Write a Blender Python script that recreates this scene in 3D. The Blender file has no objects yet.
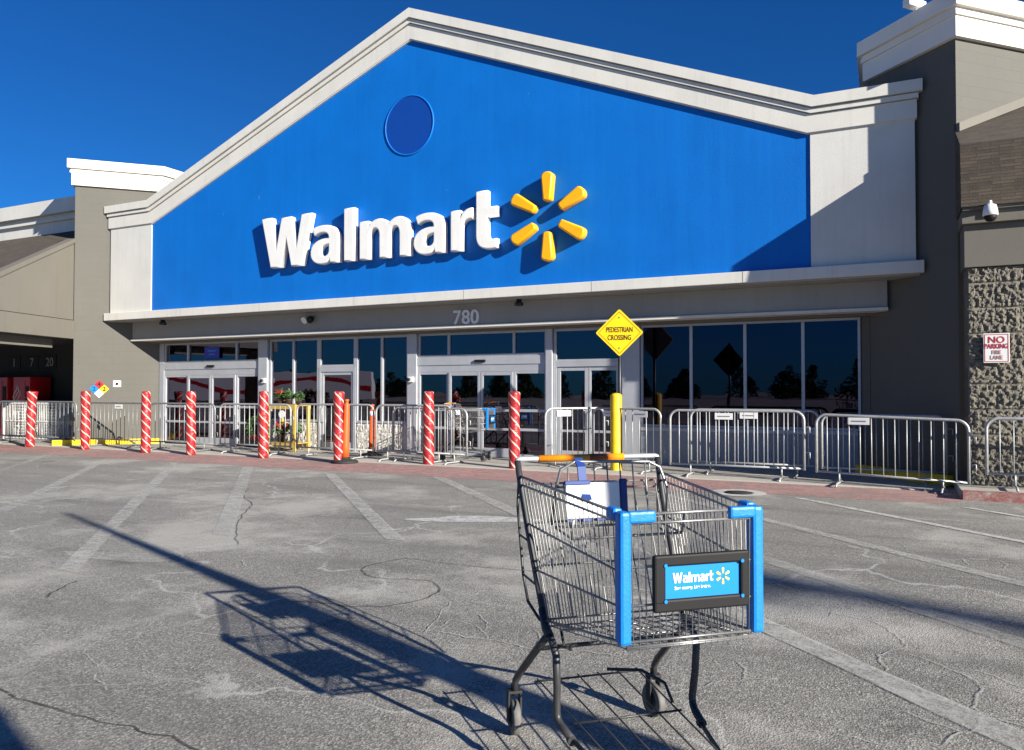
import bpy, bmesh, math, random
from math import sin, cos, pi, radians, sqrt, atan2
from mathutils import Vector, Matrix, noise
random.seed(7)
scene = bpy.context.scene
COL = scene.collection

# ------------------------------------------------------------------ materials
def new_mat(name):
    m = bpy.data.materials.new(name); m.use_nodes = True
    nt = m.node_tree; b = nt.nodes['Principled BSDF']
    return m, nt, b

def N(nt, t, **kw):
    n = nt.nodes.new(t)
    for k, v in kw.items():
        if k in n.inputs.keys(): n.inputs[k].default_value = v
        else: setattr(n, k, v)
    return n

def L(nt, a, b): nt.links.new(a, b)

def ramp(nt, fac, stops, interp='LINEAR'):
    r = nt.nodes.new('ShaderNodeValToRGB'); cr = r.color_ramp; cr.interpolation = interp
    while len(cr.elements) > 1: cr.elements.remove(cr.elements[-1])
    cr.elements[0].position = stops[0][0]; cr.elements[0].color = tuple(stops[0][1]) + (1,)
    for p, c in stops[1:]:
        e = cr.elements.new(p); e.color = tuple(c) + (1,)
    L(nt, fac, r.inputs['Fac']); return r.outputs['Color']

def g(v): return (v, v, v)

def mixc(nt, fac, a, b, mode='MIX'):
    m = nt.nodes.new('ShaderNodeMix'); m.data_type = 'RGBA'; m.blend_type = mode
    if isinstance(fac, (int, float)): m.inputs[0].default_value = fac
    else: L(nt, fac, m.inputs[0])
    for s, v in ((6, a), (7, b)):
        if isinstance(v, tuple): m.inputs[s].default_value = tuple(v) + ((1,) if len(v) == 3 else ())
        else: L(nt, v, m.inputs[s])
    return m.outputs[2]

def math_n(nt, op, a, b=None):
    m = nt.nodes.new('ShaderNodeMath'); m.operation = op
    for i, v in enumerate((a, b)):
        if v is None: continue
        if isinstance(v, (int, float)): m.inputs[i].default_value = v
        else: L(nt, v, m.inputs[i])
    return m.outputs[0]

def noise_n(nt, vec, scale, detail=4, rough=.6):
    n = N(nt, 'ShaderNodeTexNoise'); n.inputs['Scale'].default_value = scale
    n.inputs['Detail'].default_value = detail; n.inputs['Roughness'].default_value = rough
    if vec is not None: L(nt, vec, n.inputs['Vector'])
    return n.outputs['Fac']

def bump_n(nt, h, strength, dist, normal=None):
    b = N(nt, 'ShaderNodeBump'); b.inputs['Strength'].default_value = strength; b.inputs['Distance'].default_value = dist
    L(nt, h, b.inputs['Height'])
    if normal is not None: L(nt, normal, b.inputs['Normal'])
    return b.outputs['Normal']

def geo_pos(nt):
    return N(nt, 'ShaderNodeNewGeometry').outputs['Position']

def paint(name, col, rough=.5, var=.12, scale=3.0, bump=0.0, bscale=60, metal=0.0, spec=.5, dirt=0.0):
    """plain coating with a slight uneven tone, optional fine bump and weather streaks"""
    m, nt, b = new_mat(name); p = geo_pos(nt)
    n1 = noise_n(nt, p, scale, 5)
    c = ramp(nt, n1, [(.25, tuple(x * (1 - var) for x in col)), (.75, tuple(min(1, x * (1 + var * .6)) for x in col))])
    if dirt:
        mp = N(nt, 'ShaderNodeMapping'); L(nt, p, mp.inputs['Vector']); mp.inputs['Scale'].default_value = (5, 5, .35)
        n2 = noise_n(nt, mp.outputs['Vector'], 1.6, 6, .7)
        f = ramp(nt, n2, [(.52, g(0)), (.8, g(dirt))])
        c = mixc(nt, f, c, tuple(x * .5 for x in col))
    L(nt, c, b.inputs['Base Color'])
    b.inputs['Roughness'].default_value = rough; b.inputs['Metallic'].default_value = metal
    b.inputs['Specular IOR Level'].default_value = spec
    if bump:
        L(nt, bump_n(nt, noise_n(nt, p, bscale, 3), bump, .01), b.inputs['Normal'])
    return m

M = {}
M['blue_wall'] = paint('blue_stucco', (.001, .132, .50), .55, .10, 1.2, .25, 45, dirt=.22, spec=.25)
def age_blue(m):
    nt = m.node_tree; b = nt.nodes['Principled BSDF']; src = b.inputs['Base Color'].links[0].from_socket; p = geo_pos(nt)
    mp = N(nt, 'ShaderNodeMapping'); L(nt, p, mp.inputs['Vector']); mp.inputs['Scale'].default_value = (9, 9, 3)
    sp = ramp(nt, noise_n(nt, mp.outputs['Vector'], 1.7, 3, .5), [(.735, g(0)), (.77, g(.45))])
    c = mixc(nt, sp, src, (.12, .30, .62))
    mp2 = N(nt, 'ShaderNodeMapping'); L(nt, p, mp2.inputs['Vector']); mp2.inputs['Scale'].default_value = (3.2, 3.2, .12)
    st = ramp(nt, noise_n(nt, mp2.outputs['Vector'], 1.5, 6, .65), [(.48, g(0)), (.75, g(.30))])
    c = mixc(nt, st, c, (.004, .17, .58))
    L(nt, c, b.inputs['Base Color'])
age_blue(M['blue_wall'])
M['blue_disc'] = paint('blue_louvre', (.001, .050, .30), .7, .06, 3, .2, 60, spec=.2)
M['trim'] = paint('pale_trim_paint', (.62, .605, .555), .6, .10, 1.1, .15, 60, dirt=.32)
M['pilaster'] = paint('pale_grey_stucco', (.60, .59, .555), .7, .10, 1.0, .3, 70, dirt=.28)
M['white_cornice'] = paint('warm_white_paint', (.74, .71, .65), .6, .05, 1.5, .1, 60, dirt=.12)
M['soffit'] = paint('header_grey', (.30, .295, .27), .7, .08, 1.5, .2, 60, dirt=.2)
M['siding'] = paint('taupe_siding', (.130, .120, .099), .7, .07, 1.2, .2, 60, dirt=.25)
M['yellow'] = paint('yellow_paint', (.72, .50, .01), .5, .15, 6, .2, 40, dirt=.25)
M['yellow_sign'] = paint('yellow_sheeting', (.80, .52, .005), .35, .04, 4)
M['black'] = paint('black_paint', (.010, .010, .010), .6, .2, 8, spec=.25)
M['dark_metal'] = paint('dark_metal', (.03, .032, .036), .4, .2, 10, metal=.4)
M['alu'] = paint('anodised_aluminium', (.42, .435, .46), .45, .10, 4, metal=.3, dirt=.2)
M['low_wall'] = paint('shaded_grey_stucco', (.27, .29, .33), .75, .08, 1.5, .3, 60, dirt=.2)  # shade below the right windows put into the base colour, darker and bluer
M['white'] = paint('white_plastic', (.72, .72, .70), .4, .05, 6)
M['letter'] = paint('white_letter', (.78, .77, .73), .35, .06, 3, dirt=.25)
M['petal'] = paint('amber_petal', (.85, .42, .004), .35, .06, 4)
M['galv'] = paint('galvanised_steel', (.40, .415, .415), .5, .25, 22, .15, 90, metal=.3)
M['galv_dull'] = paint('darker_galvanised_steel', (.26, .27, .28), .5, .3, 18, .15, 90, metal=.5)  # darker grey than the other galvanised steel
M['wire'] = paint('chrome_wire', (.27, .27, .265), .38, .2, 30, metal=.6)
M['frame'] = paint('grey_cart_tube', (.055, .056, .058), .45, .25, 25, metal=.4)
M['cart_blue'] = paint('blue_bumper_plastic', (.002, .185, .62), .42, .14, 18, .15, 120, dirt=.35)
M['cart_navy'] = paint('blue_strap_web', (.003, .032, .18), .55, .1, 30)
M['sign_blue'] = paint('blue_print', (.003, .20, .56), .35, .03, 9)
M['orange'] = paint('orange_plastic', (.66, .10, .015), .45, .08, 8, dirt=.15)
M['cart_orange'] = paint('orange_handle_sleeve', (.92, .27, .004), .4, .1, 20)
M['shade_band'] = paint('brown_shade_band', (.36, .075, .008), .5, .25, 40)  # brown stands in for the shadow lying on the orange sleeve
M['faded_print'] = paint('faded_red_print', (.42, .22, .20), .5, .2, 30)
M['rubber'] = paint('black_rubber', (.02, .02, .02), .75, .3, 25)
M['tyre'] = paint('grey_wheel_tread', (.13, .125, .115), .7, .3, 30)
M['red'] = paint('red_print', (.45, .012, .016), .4, .08, 8)
M['red_panel'] = paint('red_machine_panel', (.42, .01, .015), .3, .08, 5)
M['blue_panel'] = paint('blue_machine_panel', (.01, .05, .30), .3, .08, 5)
M['blue_label'] = paint('royal_blue_label', (.004, .02, .36), .4, .05, 8)
M['concrete'] = paint('concrete', (.42, .40, .355), .85, .16, 1.6, .4, 50, dirt=.0)
M['wood'] = paint('yellow_painted_wood', (.46, .32, .07), .6, .12, 8)
M['pot'] = paint('dark_plastic_pot', (.05, .03, .025), .5, .2, 8)
M['leaf'] = paint('leaf_green', (.045, .095, .022), .55, .35, 20)
M['bract'] = paint('red_bract', (.34, .012, .016), .5, .3, 20)
M['pine'] = paint('pine_green', (.03, .06, .02), .7, .4, 3)
M['bark'] = paint('bark', (.09, .065, .045), .85, .3, 8)
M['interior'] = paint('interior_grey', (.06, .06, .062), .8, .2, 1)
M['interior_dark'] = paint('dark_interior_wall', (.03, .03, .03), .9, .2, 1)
M['trailer'] = paint('white_trailer_skin', (.74, .74, .72), .4, .04, 2)

# dark shop glass: part mirror, part tinted
def glass_mat(name, tint, ior, refl):
    m, nt, b = new_mat(name); nt.nodes.remove(b)
    out = nt.nodes['Material Output']
    tr = N(nt, 'ShaderNodeBsdfTransparent'); tr.inputs['Color'].default_value = tint + (1,)
    gl = N(nt, 'ShaderNodeBsdfGlossy'); gl.inputs['Roughness'].default_value = .01
    gl.inputs['Color'].default_value = refl + (1,)
    fr = N(nt, 'ShaderNodeFresnel'); fr.inputs['IOR'].default_value = ior
    p = geo_pos(nt); n1 = noise_n(nt, p, .9, 2)
    bn = bump_n(nt, n1, .12, .02); L(nt, bn, gl.inputs['Normal'])
    mx = N(nt, 'ShaderNodeMixShader'); L(nt, fr.outputs[0], mx.inputs[0]); L(nt, tr.outputs[0], mx.inputs[1]); L(nt, gl.outputs[0], mx.inputs[2])
    L(nt, mx.outputs[0], out.inputs['Surface']); return m
M['glass'] = glass_mat('tinted_shop_glass', (.15, .18, .22), 1.95, (.85, .78, 1.0))
M['glass_dark'] = glass_mat('dark_film_glass', (.03, .04, .06), 1.65, (.75, .66, 1.0))

# painted block masonry (uv: metres along wall / height)
def block_wall(name, col, bw, bh, joint, bump):
    m, nt, b = new_mat(name)
    uv = N(nt, 'ShaderNodeUVMap'); p = geo_pos(nt)
    br = N(nt, 'ShaderNodeTexBrick'); L(nt, uv.outputs[0], br.inputs['Vector'])
    br.inputs['Scale'].default_value = 1; br.inputs['Brick Width'].default_value = bw; br.inputs['Row Height'].default_value = bh
    br.inputs['Mortar Size'].default_value = joint; br.inputs['Mortar Smooth'].default_value = .5
    br.inputs['Color1'].default_value = tuple(col) + (1,); br.inputs['Color2'].default_value = tuple(x * .97 for x in col) + (1,)
    br.inputs['Mortar'].default_value = tuple(x * .92 for x in col) + (1,)
    n1 = noise_n(nt, p, 1.1, 5); c = mixc(nt, ramp(nt, n1, [(.35, g(0)), (.75, g(.3))]), br.outputs['Color'], tuple(x * .78 for x in col))
    L(nt, c, b.inputs['Base Color']); b.inputs['Roughness'].default_value = .8
    inv = math_n(nt, 'SUBTRACT', 1.0, br.outputs['Fac'])
    n2 = noise_n(nt, p, 40, 4); h = math_n(nt, 'ADD', inv, math_n(nt, 'MULTIPLY', n2, .7))
    L(nt, bump_n(nt, h, bump, .012), b.inputs['Normal']); return m
M['tower'] = block_wall('painted_block', (.106, .101, .087), .32, .16, .004, .3)

def split_face(name, col, bw, bh):
    m, nt, b = new_mat(name)
    uv = N(nt, 'ShaderNodeUVMap'); p = geo_pos(nt)
    br = N(nt, 'ShaderNodeTexBrick'); L(nt, uv.outputs[0], br.inputs['Vector'])
    br.inputs['Scale'].default_value = 1; br.inputs['Brick Width'].default_value = bw; br.inputs['Row Height'].default_value = bh
    br.inputs['Mortar Size'].default_value = .006; br.inputs['Mortar Smooth'].default_value = .2
    n1 = noise_n(nt, p, 22, 6, .7)
    c = ramp(nt, n1, [(.3, tuple(x * .62 for x in col)), (.5, col), (.72, tuple(min(1, x * 1.3) for x in col))])
    br.inputs['Color1'].default_value = (.68, .68, .70, 1); br.inputs['Color2'].default_value = (1.2, 1.17, 1.1, 1); br.inputs['Mortar'].default_value = (.9, .9, .9, 1)
    c = mixc(nt, 1.0, c, br.outputs['Color'], 'MULTIPLY')
    c = mixc(nt, br.outputs['Fac'], c, tuple(x * .8 for x in col))
    L(nt, c, b.inputs['Base Color']); b.inputs['Roughness'].default_value = .9
    L(nt, bump_n(nt, noise_n(nt, p, 38, 8, .75), .9, .03), b.inputs['Normal']); return m
M['split'] = split_face('split_face_block', (.20, .185, .150), .60, .32)
M['split_pale'] = split_face('pale_split_face_block', (.60, .585, .54), .40, .20)

def shingle_mat():
    m, nt, b = new_mat('brown_shingle')
    uv = N(nt, 'ShaderNodeUVMap'); p = geo_pos(nt)
    br = N(nt, 'ShaderNodeTexBrick'); L(nt, uv.outputs[0], br.inputs['Vector'])
    br.inputs['Scale'].default_value = 1; br.inputs['Brick Width'].default_value = .24; br.inputs['Row Height'].default_value = .042
    br.inputs['Mortar Size'].default_value = .006; br.inputs['Mortar Smooth'].default_value = .3; br.offset = .37
    br.inputs['Color1'].default_value = (.105, .082, .062, 1); br.inputs['Color2'].default_value = (.035, .028, .022, 1)
    br.inputs['Mortar'].default_value = (.03, .022, .018, 1)
    c = mixc(nt, .5, br.outputs['Color'], ramp(nt, noise_n(nt, p, 6, 5), [(.3, (.05, .04, .03)), (.7, (.10, .08, .06))]))
    L(nt, c, b.inputs['Base Color']); b.inputs['Roughness'].default_value = .95
    inv = math_n(nt, 'SUBTRACT', 1.0, br.outputs['Fac'])
    L(nt, bump_n(nt, math_n(nt, 'ADD', inv, noise_n(nt, p, 90, 3)), .8, .012), b.inputs['Normal']); return m
M['shingle'] = shingle_mat()

def asphalt_mat():
    m, nt, b = new_mat('weathered_asphalt'); p = geo_pos(nt)
    big = noise_n(nt, p, .22, 7, .65); med = noise_n(nt, p, 1.1, 6, .65)
    agg = N(nt, 'ShaderNodeTexVoronoi'); agg.inputs['Scale'].default_value = 125; L(nt, p, agg.inputs['Vector'])
    fine = noise_n(nt, p, 170, 4, .75); mid = noise_n(nt, p, 55, 6, .75)
    base = ramp(nt, big, [(.32, (.185, .177, .158)), (.66, (.36, .343, .30))])
    base = mixc(nt, ramp(nt, med, [(.40, g(0)), (.66, g(.6))]), base, (.15, .144, .132))
    spk = ramp(nt, agg.outputs['Color'], [(.12, (.06, .058, .053)), (.35, (.17, .163, .146)), (.6, (.27, .258, .228)), (.85, (.56, .54, .48))])
    base = mixc(nt, .58, base, spk)
    base = mixc(nt, ramp(nt, fine, [(.52, g(0)), (.68, g(.75))]), base, (.075, .073, .07))
    base = mixc(nt, ramp(nt, mid, [(.54, g(0)), (.70, g(.6))]), base, (.42, .405, .36))
    # tyre-worn pale streaks, running with the traffic lane along the shop front
    mp = N(nt, 'ShaderNodeMapping'); L(nt, p, mp.inputs['Vector']); mp.inputs['Scale'].default_value = (.5, 3.2, 1)
    mp.inputs['Rotation'].default_value = (0, 0, radians(-22))
    st = noise_n(nt, mp.outputs['Vector'], 1.6, 8, .72)
    base = mixc(nt, ramp(nt, st, [(.55, g(0)), (.72, g(.55))]), base, (.44, .425, .37))
    st2 = noise_n(nt, mp.outputs['Vector'], .8, 6, .6)
    base = mixc(nt, ramp(nt, st2, [(.50, g(0)), (.74, g(.72))]), base, (.115, .11, .10))
    # oil drips and grime
    ov = N(nt, 'ShaderNodeTexVoronoi'); ov.inputs['Scale'].default_value = .75; L(nt, p, ov.inputs['Vector'])
    of = math_n(nt, 'MULTIPLY', ramp(nt, ov.outputs['Distance'], [(.03, g(1)), (.16, g(0))]), ramp(nt, noise_n(nt, p, 7, 6, .7), [(.42, g(0)), (.60, g(.75))]))
    base = mixc(nt, of, base, (.06, .057, .054))
    # paler, sun-bleached areas with ragged edges
    pf = ramp(nt, noise_n(nt, p, .45, 9, .72), [(.51, g(0)), (.60, g(.55))])
    base = mixc(nt, pf, base, (.48, .46, .41))
    # fine pale cracks
    wob = N(nt, 'ShaderNodeTexNoise'); wob.inputs['Scale'].default_value = 1.7; wob.inputs['Detail'].default_value = 7; L(nt, p, wob.inputs['Vector'])
    wv = N(nt, 'ShaderNodeVectorMath', operation='SCALE'); L(nt, wob.outputs['Color'], wv.inputs[0]); wv.inputs['Scale'].default_value = .9
    av = N(nt, 'ShaderNodeVectorMath', operation='ADD'); L(nt, p, av.inputs[0]); L(nt, wv.outputs[0], av.inputs[1])
    vo = N(nt, 'ShaderNodeTexVoronoi', feature='DISTANCE_TO_EDGE'); vo.inputs['Scale'].default_value = .42; L(nt, av.outputs[0], vo.inputs['Vector'])
    gate = ramp(nt, noise_n(nt, p, .55, 3), [(.46, g(0)), (.56, g(1))])
    crk = ramp(nt, vo.outputs['Distance'], [(.002, g(1)), (.009, g(0))])
    cf = math_n(nt, 'MULTIPLY', crk, math_n(nt, 'MULTIPLY', gate, .8))
    base = mixc(nt, cf, base, (.46, .45, .42))
    L(nt, base, b.inputs['Base Color']); b.inputs['Roughness'].default_value = .82; b.inputs['Specular IOR Level'].default_value = .35
    h = math_n(nt, 'ADD', math_n(nt, 'MULTIPLY', agg.outputs['Distance'], .9), math_n(nt, 'ADD', math_n(nt, 'MULTIPLY', fine, .5), math_n(nt, 'MULTIPLY', mid, 1.0)))
    L(nt, bump_n(nt, h, .5, .006), b.inputs['Normal']); return m
M['asphalt'] = asphalt_mat()

def worn_marking(name, col, keep, scale=9, amount=.9):
    """traffic paint worn through to the asphalt beneath it"""
    m, nt, b = new_mat(name); p = geo_pos(nt); out = nt.nodes['Material Output']
    n1 = noise_n(nt, p, scale, 8, .75); n2 = noise_n(nt, p, 70, 4, .7); n3 = noise_n(nt, p, .8, 3)
    s = math_n(nt, 'ADD', math_n(nt, 'MULTIPLY', n1, .5), math_n(nt, 'ADD', math_n(nt, 'MULTIPLY', n2, .3), math_n(nt, 'MULTIPLY', n3, .2)))
    f = ramp(nt, s, [(keep - .09, g(0)), (keep + .09, g(amount))])
    c = ramp(nt, noise_n(nt, p, 30, 4), [(.3, tuple(x * .75 for x in col)), (.7, col)])
    L(nt, c, b.inputs['Base Color']); b.inputs['Roughness'].default_value = .8
    tr = N(nt, 'ShaderNodeBsdfTransparent'); mx = N(nt, 'ShaderNodeMixShader')
    L(nt, f, mx.inputs[0]); L(nt, tr.outputs[0], mx.inputs[1]); L(nt, b.outputs[0], mx.inputs[2]); L(nt, mx.outputs[0], out.inputs['Surface'])
    return m
M['stripe'] = worn_marking('worn_white_marking', (.60, .59, .54), .48, 8, .70)
M['stripe_fresh'] = worn_marking('fresh_white_marking', (.68, .67, .63), .44, 8, .85)
M['stripe_faint'] = worn_marking('faint_white_marking', (.56, .55, .50), .49, 8, .6)
M['red_lane'] = worn_marking('worn_red_marking', (.56, .31, .285), .47, 5, .80)
M['red_kerb'] = worn_marking('red_kerb_paint', (.38, .06, .05), .50, 8, .85)
M['tar'] = worn_marking('crack_sealant', (.06, .057, .052), .45, 5, .8)

def candy_mat():
    m, nt, b = new_mat('candy_stripe_wrap')
    tc = N(nt, 'ShaderNodeTexCoord'); sx = N(nt, 'ShaderNodeSeparateXYZ'); L(nt, tc.outputs['Object'], sx.inputs[0])
    a = math_n(nt, 'ARCTAN2', sx.outputs['Y'], sx.outputs['X']); a = math_n(nt, 'DIVIDE', a, 2 * pi)
    wob = noise_n(nt, tc.outputs['Object'], 5, 3)
    ph = math_n(nt, 'ADD', math_n(nt, 'MULTIPLY', a, 3), math_n(nt, 'MULTIPLY', sx.outputs['Z'], 5.4))
    ph = math_n(nt, 'ADD', ph, math_n(nt, 'MULTIPLY', wob, .35))
    fr = math_n(nt, 'FRACT', ph)
    f = ramp(nt, fr, [(.0, g(0)), (.05, g(1)), (.15, g(1)), (.21, g(0))])
    n = noise_n(nt, tc.outputs['Object'], 9, 5)
    red = ramp(nt, n, [(.3, (.22, .010, .014)), (.7, (.40, .024, .026))])
    c = mixc(nt, f, red, (.62, .53, .43))
    L(nt, c, b.inputs['Base Color']); b.inputs['Roughness'].default_value = .35
    scuff = ramp(nt, noise_n(nt, geo_pos(nt), 11, 7, .75), [(.60, g(0)), (.74, g(.7))]); c2 = mixc(nt, scuff, c, (.16, .10, .09)); L(nt, c2, b.inputs['Base Color'])
    L(nt, bump_n(nt, noise_n(nt, tc.outputs['Object'], 14, 4), .6, .03), b.inputs['Normal']); return m
M['candy'] = candy_mat()

# ------------------------------------------------------------------ mesh helpers
class MB:
    def __init__(s): s.bm = bmesh.new(); s.uv = s.bm.loops.layers.uv.new('UVMap')
    def _uv(s, f):
        n = f.normal
        if abs(n.z) > .95: u, v = Vector((1, 0, 0)), Vector((0, 1, 0))
        else:
            u = Vector((0, 0, 1)).cross(n); u.normalize(); v = n.cross(u)
        for l in f.loops: l[s.uv].uv = (l.vert.co.dot(u), l.vert.co.dot(v))
    def face(s, pts):
        f = s.bm.faces.new([s.bm.verts.new(p) for p in pts]); return f
    def box(s, a, b, bev=0.0, mat=None):
        x0, y0, z0 = a; x1, y1, z1 = b
        vs = [s.bm.verts.new(p) for p in ((x0,y0,z0),(x1,y0,z0),(x1,y1,z0),(x0,y1,z0),(x0,y0,z1),(x1,y0,z1),(x1,y1,z1),(x0,y1,z1))]
        fs = [s.bm.faces.new([vs[i] for i in q]) for q in ((0,3,2,1),(4,5,6,7),(0,1,5,4),(1,2,6,5),(2,3,7,6),(3,0,4,7))]
        if bev:
            es = list({e for f in fs for e in f.edges})
            r = bmesh.ops.bevel(s.bm, geom=es, offset=bev, segments=2, affect='EDGES', profile=.5)
            vs = list({v for v in vs if v.is_valid} | {v for v in r['verts']})
        if mat is not None: bmesh.ops.transform(s.bm, matrix=mat, verts=[v for v in vs if v.is_valid])
        return s
    def prism(s, pts2, z0, z1):
        """vertical prism over an (x, y) polygon"""
        a = [s.bm.verts.new((x, y, z0)) for x, y in pts2]; b = [s.bm.verts.new((x, y, z1)) for x, y in pts2]
        n = len(a); s.bm.faces.new(a[::-1]); s.bm.faces.new(b)
        for i in range(n): s.bm.faces.new((a[i], a[(i+1) % n], b[(i+1) % n], b[i]))
        return s
    def slab(s, pts_xz, y0, y1):
        """an (x, z) outline given thickness from y0 (front) to y1 (back)"""
        a = [s.bm.verts.new((x, y0, z)) for x, z in pts_xz]; b = [s.bm.verts.new((x, y1, z)) for x, z in pts_xz]
        n = len(a); s.bm.faces.new(a); s.bm.faces.new(b[::-1])
        for i in range(n): s.bm.faces.new((a[i], b[i], b[(i+1) % n], a[(i+1) % n]))
        return s
    def strip(s, path, up, y0, y1):
        """moulding along an (x, z) polyline: from offset 0 up to `up` (list of upper points)"""
        n = len(path)
        for i in range(n - 1):
            p, q, r, t = path[i], path[i+1], up[i+1], up[i]
            A = [(p[0], y0, p[1]), (q[0], y0, q[1]), (r[0], y0, r[1]), (t[0], y0, t[1])]
            B = [(x, y1, z) for x, _, z in A]
            s.face(A); s.face(B[::-1]); s.face([A[0], B[0], B[1], A[1]]); s.face([A[3], A[2], B[2], B[3]])
            if i == 0: s.face([A[0], A[3], B[3], B[0]])
            if i == n - 2: s.face([A[1], B[1], B[2], A[2]])
        return s
    def tube(s, path, r, n=8, closed=False, cap=True):
        P = [Vector(p) for p in path]; k = len(P); rr = r if isinstance(r, (list, tuple)) else [r] * k
        rings = []; prev = None
        for i in range(k):
            if closed: t = P[(i+1) % k] - P[i-1]
            else: t = P[min(i+1, k-1)] - P[max(i-1, 0)]
            t.normalize()
            if prev is None:
                ref = Vector((0, 0, 1)) if abs(t.z) < .9 else Vector((1, 0, 0)); u = t.cross(ref).normalized()
            else:
                u = prev - t * prev.dot(t)
                u = u.normalized() if u.length > 1e-6 else t.orthogonal().normalized()
            prev = u; v = t.cross(u)
            rings.append([s.bm.verts.new(P[i] + (u * cos(2*pi*j/n) + v * sin(2*pi*j/n)) * rr[i]) for j in range(n)])
        m = k if closed else k - 1
        for i in range(m):
            A, B = rings[i], rings[(i+1) % k]
            for j in range(n): s.bm.faces.new((A[j], A[(j+1) % n], B[(j+1) % n], B[j])).smooth = True
        if cap and not closed: s.bm.faces.new(rings[0][::-1]); s.bm.faces.new(rings[-1])
        return s
    def lathe(s, prof, n=20, c=(0, 0, 0), mat=None):
        rings = []; allv = []
        for r, z in prof:
            rg = [s.bm.verts.new((c[0] + r*cos(2*pi*j/n), c[1] + r*sin(2*pi*j/n), c[2] + z)) for j in range(n)]; rings.append(rg); allv += rg
        for A, B in zip(rings, rings[1:]):
            for j in range(n): s.bm.faces.new((A[j], A[(j+1) % n], B[(j+1) % n], B[j])).smooth = True
        s.bm.faces.new(rings[0][::-1]); s.bm.faces.new(rings[-1])
        if mat is not None: bmesh.ops.transform(s.bm, matrix=mat, verts=allv)
        return s
    def xform(s, m): bmesh.ops.transform(s.bm, matrix=m, verts=s.bm.verts[:]); return s
    def build(s, name, mat, parent=None, normals=True):
        if normals: bmesh.ops.recalc_face_normals(s.bm, faces=s.bm.faces[:])
        s.bm.normal_update()
        for f in s.bm.faces: s._uv(f)
        me = bpy.data.meshes.new(name); s.bm.to_mesh(me); s.bm.free()
        me.materials.append(mat); o = bpy.data.objects.new(name, me); COL.objects.link(o)
        if parent: o.parent = parent
        return o

def arc(cx, cy, r, a0, a1, n=6): return [(cx + r*cos(a0 + (a1-a0)*i/n), cy + r*sin(a0 + (a1-a0)*i/n)) for i in range(n+1)]

def tag(o, label=None, cat=None, group=None, kind=None):
    if label: o['label'] = label
    if cat: o['category'] = cat
    if group: o['group'] = group
    if kind: o['kind'] = kind
    return o
def thing(name, label, cat, loc=(0, 0, 0), rz=0, group=None):
    o = bpy.data.objects.new(name, None); COL.objects.link(o); o.location = loc; o.rotation_euler = (0, 0, rz); o.empty_display_size = .2
    return tag(o, label, cat, group)
def copy_tree(o, label, loc, rz, group=None):
    r = o.copy(); COL.objects.link(r); r.location = loc; r.rotation_euler = (0, 0, rz); r['label'] = label
    if group: r['group'] = group
    for c in list(o.children):
        d = c.copy(); COL.objects.link(d); d.parent = r
        for e in list(c.children):
            f = e.copy(); COL.objects.link(f); f.parent = d
    return r

# glyph outlines (x-height 1, cap height 1.39) as path commands
GL = {
 'W': [[('M',0,1.39),('L',.31,1.39),('L',.455,.50),('L',.61,1.36),('L',.90,1.36),('L',1.06,.50),('L',1.20,1.39),('L',1.50,1.39),('L',1.22,0),('L',.90,0),('L',.755,.78),('L',.60,0),('L',.28,0)]],
 'a': [[('M',.82,0),('L',.82,.60),('C',.82,.88,.68,1.02,.38,1.02),('C',.24,1.02,.12,.985,.05,.94),('L',.11,.755),('C',.17,.795,.26,.82,.34,.82),('C',.48,.82,.53,.755,.53,.69),('L',.53,.67),('C',.20,.67,0,.55,0,.285),('C',0,.11,.13,-.02,.30,-.02),('C',.41,-.02,.50,.02,.555,.095),('L',.575,0)],
       [('M',.535,.49),('C',.38,.49,.285,.44,.285,.32),('C',.285,.235,.335,.19,.40,.19),('C',.465,.19,.515,.235,.53,.29),('C',.535,.305,.535,.325,.535,.345)]],
 'l': [[('M',0,0),('L',.29,0),('L',.29,1.39),('L',0,1.39)]],
 'm': [[('M',0,0),('L',0,.99),('L',.255,.99),('L',.268,.86),('C',.32,.94,.41,1.02,.56,1.02),('C',.69,1.02,.78,.96,.82,.86),('C',.88,.95,.98,1.02,1.12,1.02),('C',1.29,1.02,1.42,.89,1.42,.62),('L',1.42,0),('L',1.135,0),('L',1.135,.56),('C',1.135,.71,1.09,.78,1.005,.78),('C',.92,.78,.855,.70,.855,.56),('L',.855,0),('L',.57,0),('L',.57,.57),('C',.57,.70,.53,.78,.44,.78),('C',.35,.78,.287,.70,.287,.56),('L',.287,0)]],
 'r': [[('M',0,0),('L',0,.99),('L',.25,.99),('L',.262,.82),('C',.31,.95,.42,1.02,.53,1.02),('L',.585,1.015),('L',.585,.74),('C',.56,.745,.53,.75,.50,.75),('C',.38,.75,.29,.68,.29,.54),('L',.29,0)]],
 't': [[('M',0,1.39),('L',.29,1.39),('L',.29,.99),('L',.53,.99),('L',.53,.755),('L',.29,.755),('L',.29,.38),('C',.29,.26,.34,.215,.43,.215),('L',.52,.225),('L',.52,.005),('C',.47,-.01,.41,-.02,.34,-.02),('C',.12,-.02,0,.08,0,.34)]],
}
GW = {'W': 1.5, 'a': .82, 'l': .29, 'm': 1.42, 'r': .585, 't': .53}
def sample(cmds):
    pts = []
    for c in cmds:
        if c[0] in 'ML': pts.append((c[1], c[2]))
        else:
            x0, y0 = pts[-1]; _, a, b, c2, d, e, f = c
            for i in range(1, 9):
                t = i / 8; u = 1 - t
                pts.append((u**3*x0 + 3*u*u*t*a + 3*u*t*t*c2 + t**3*e, u**3*y0 + 3*u*u*t*b + 3*u*t*t*d + t**3*f))
    return pts
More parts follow.
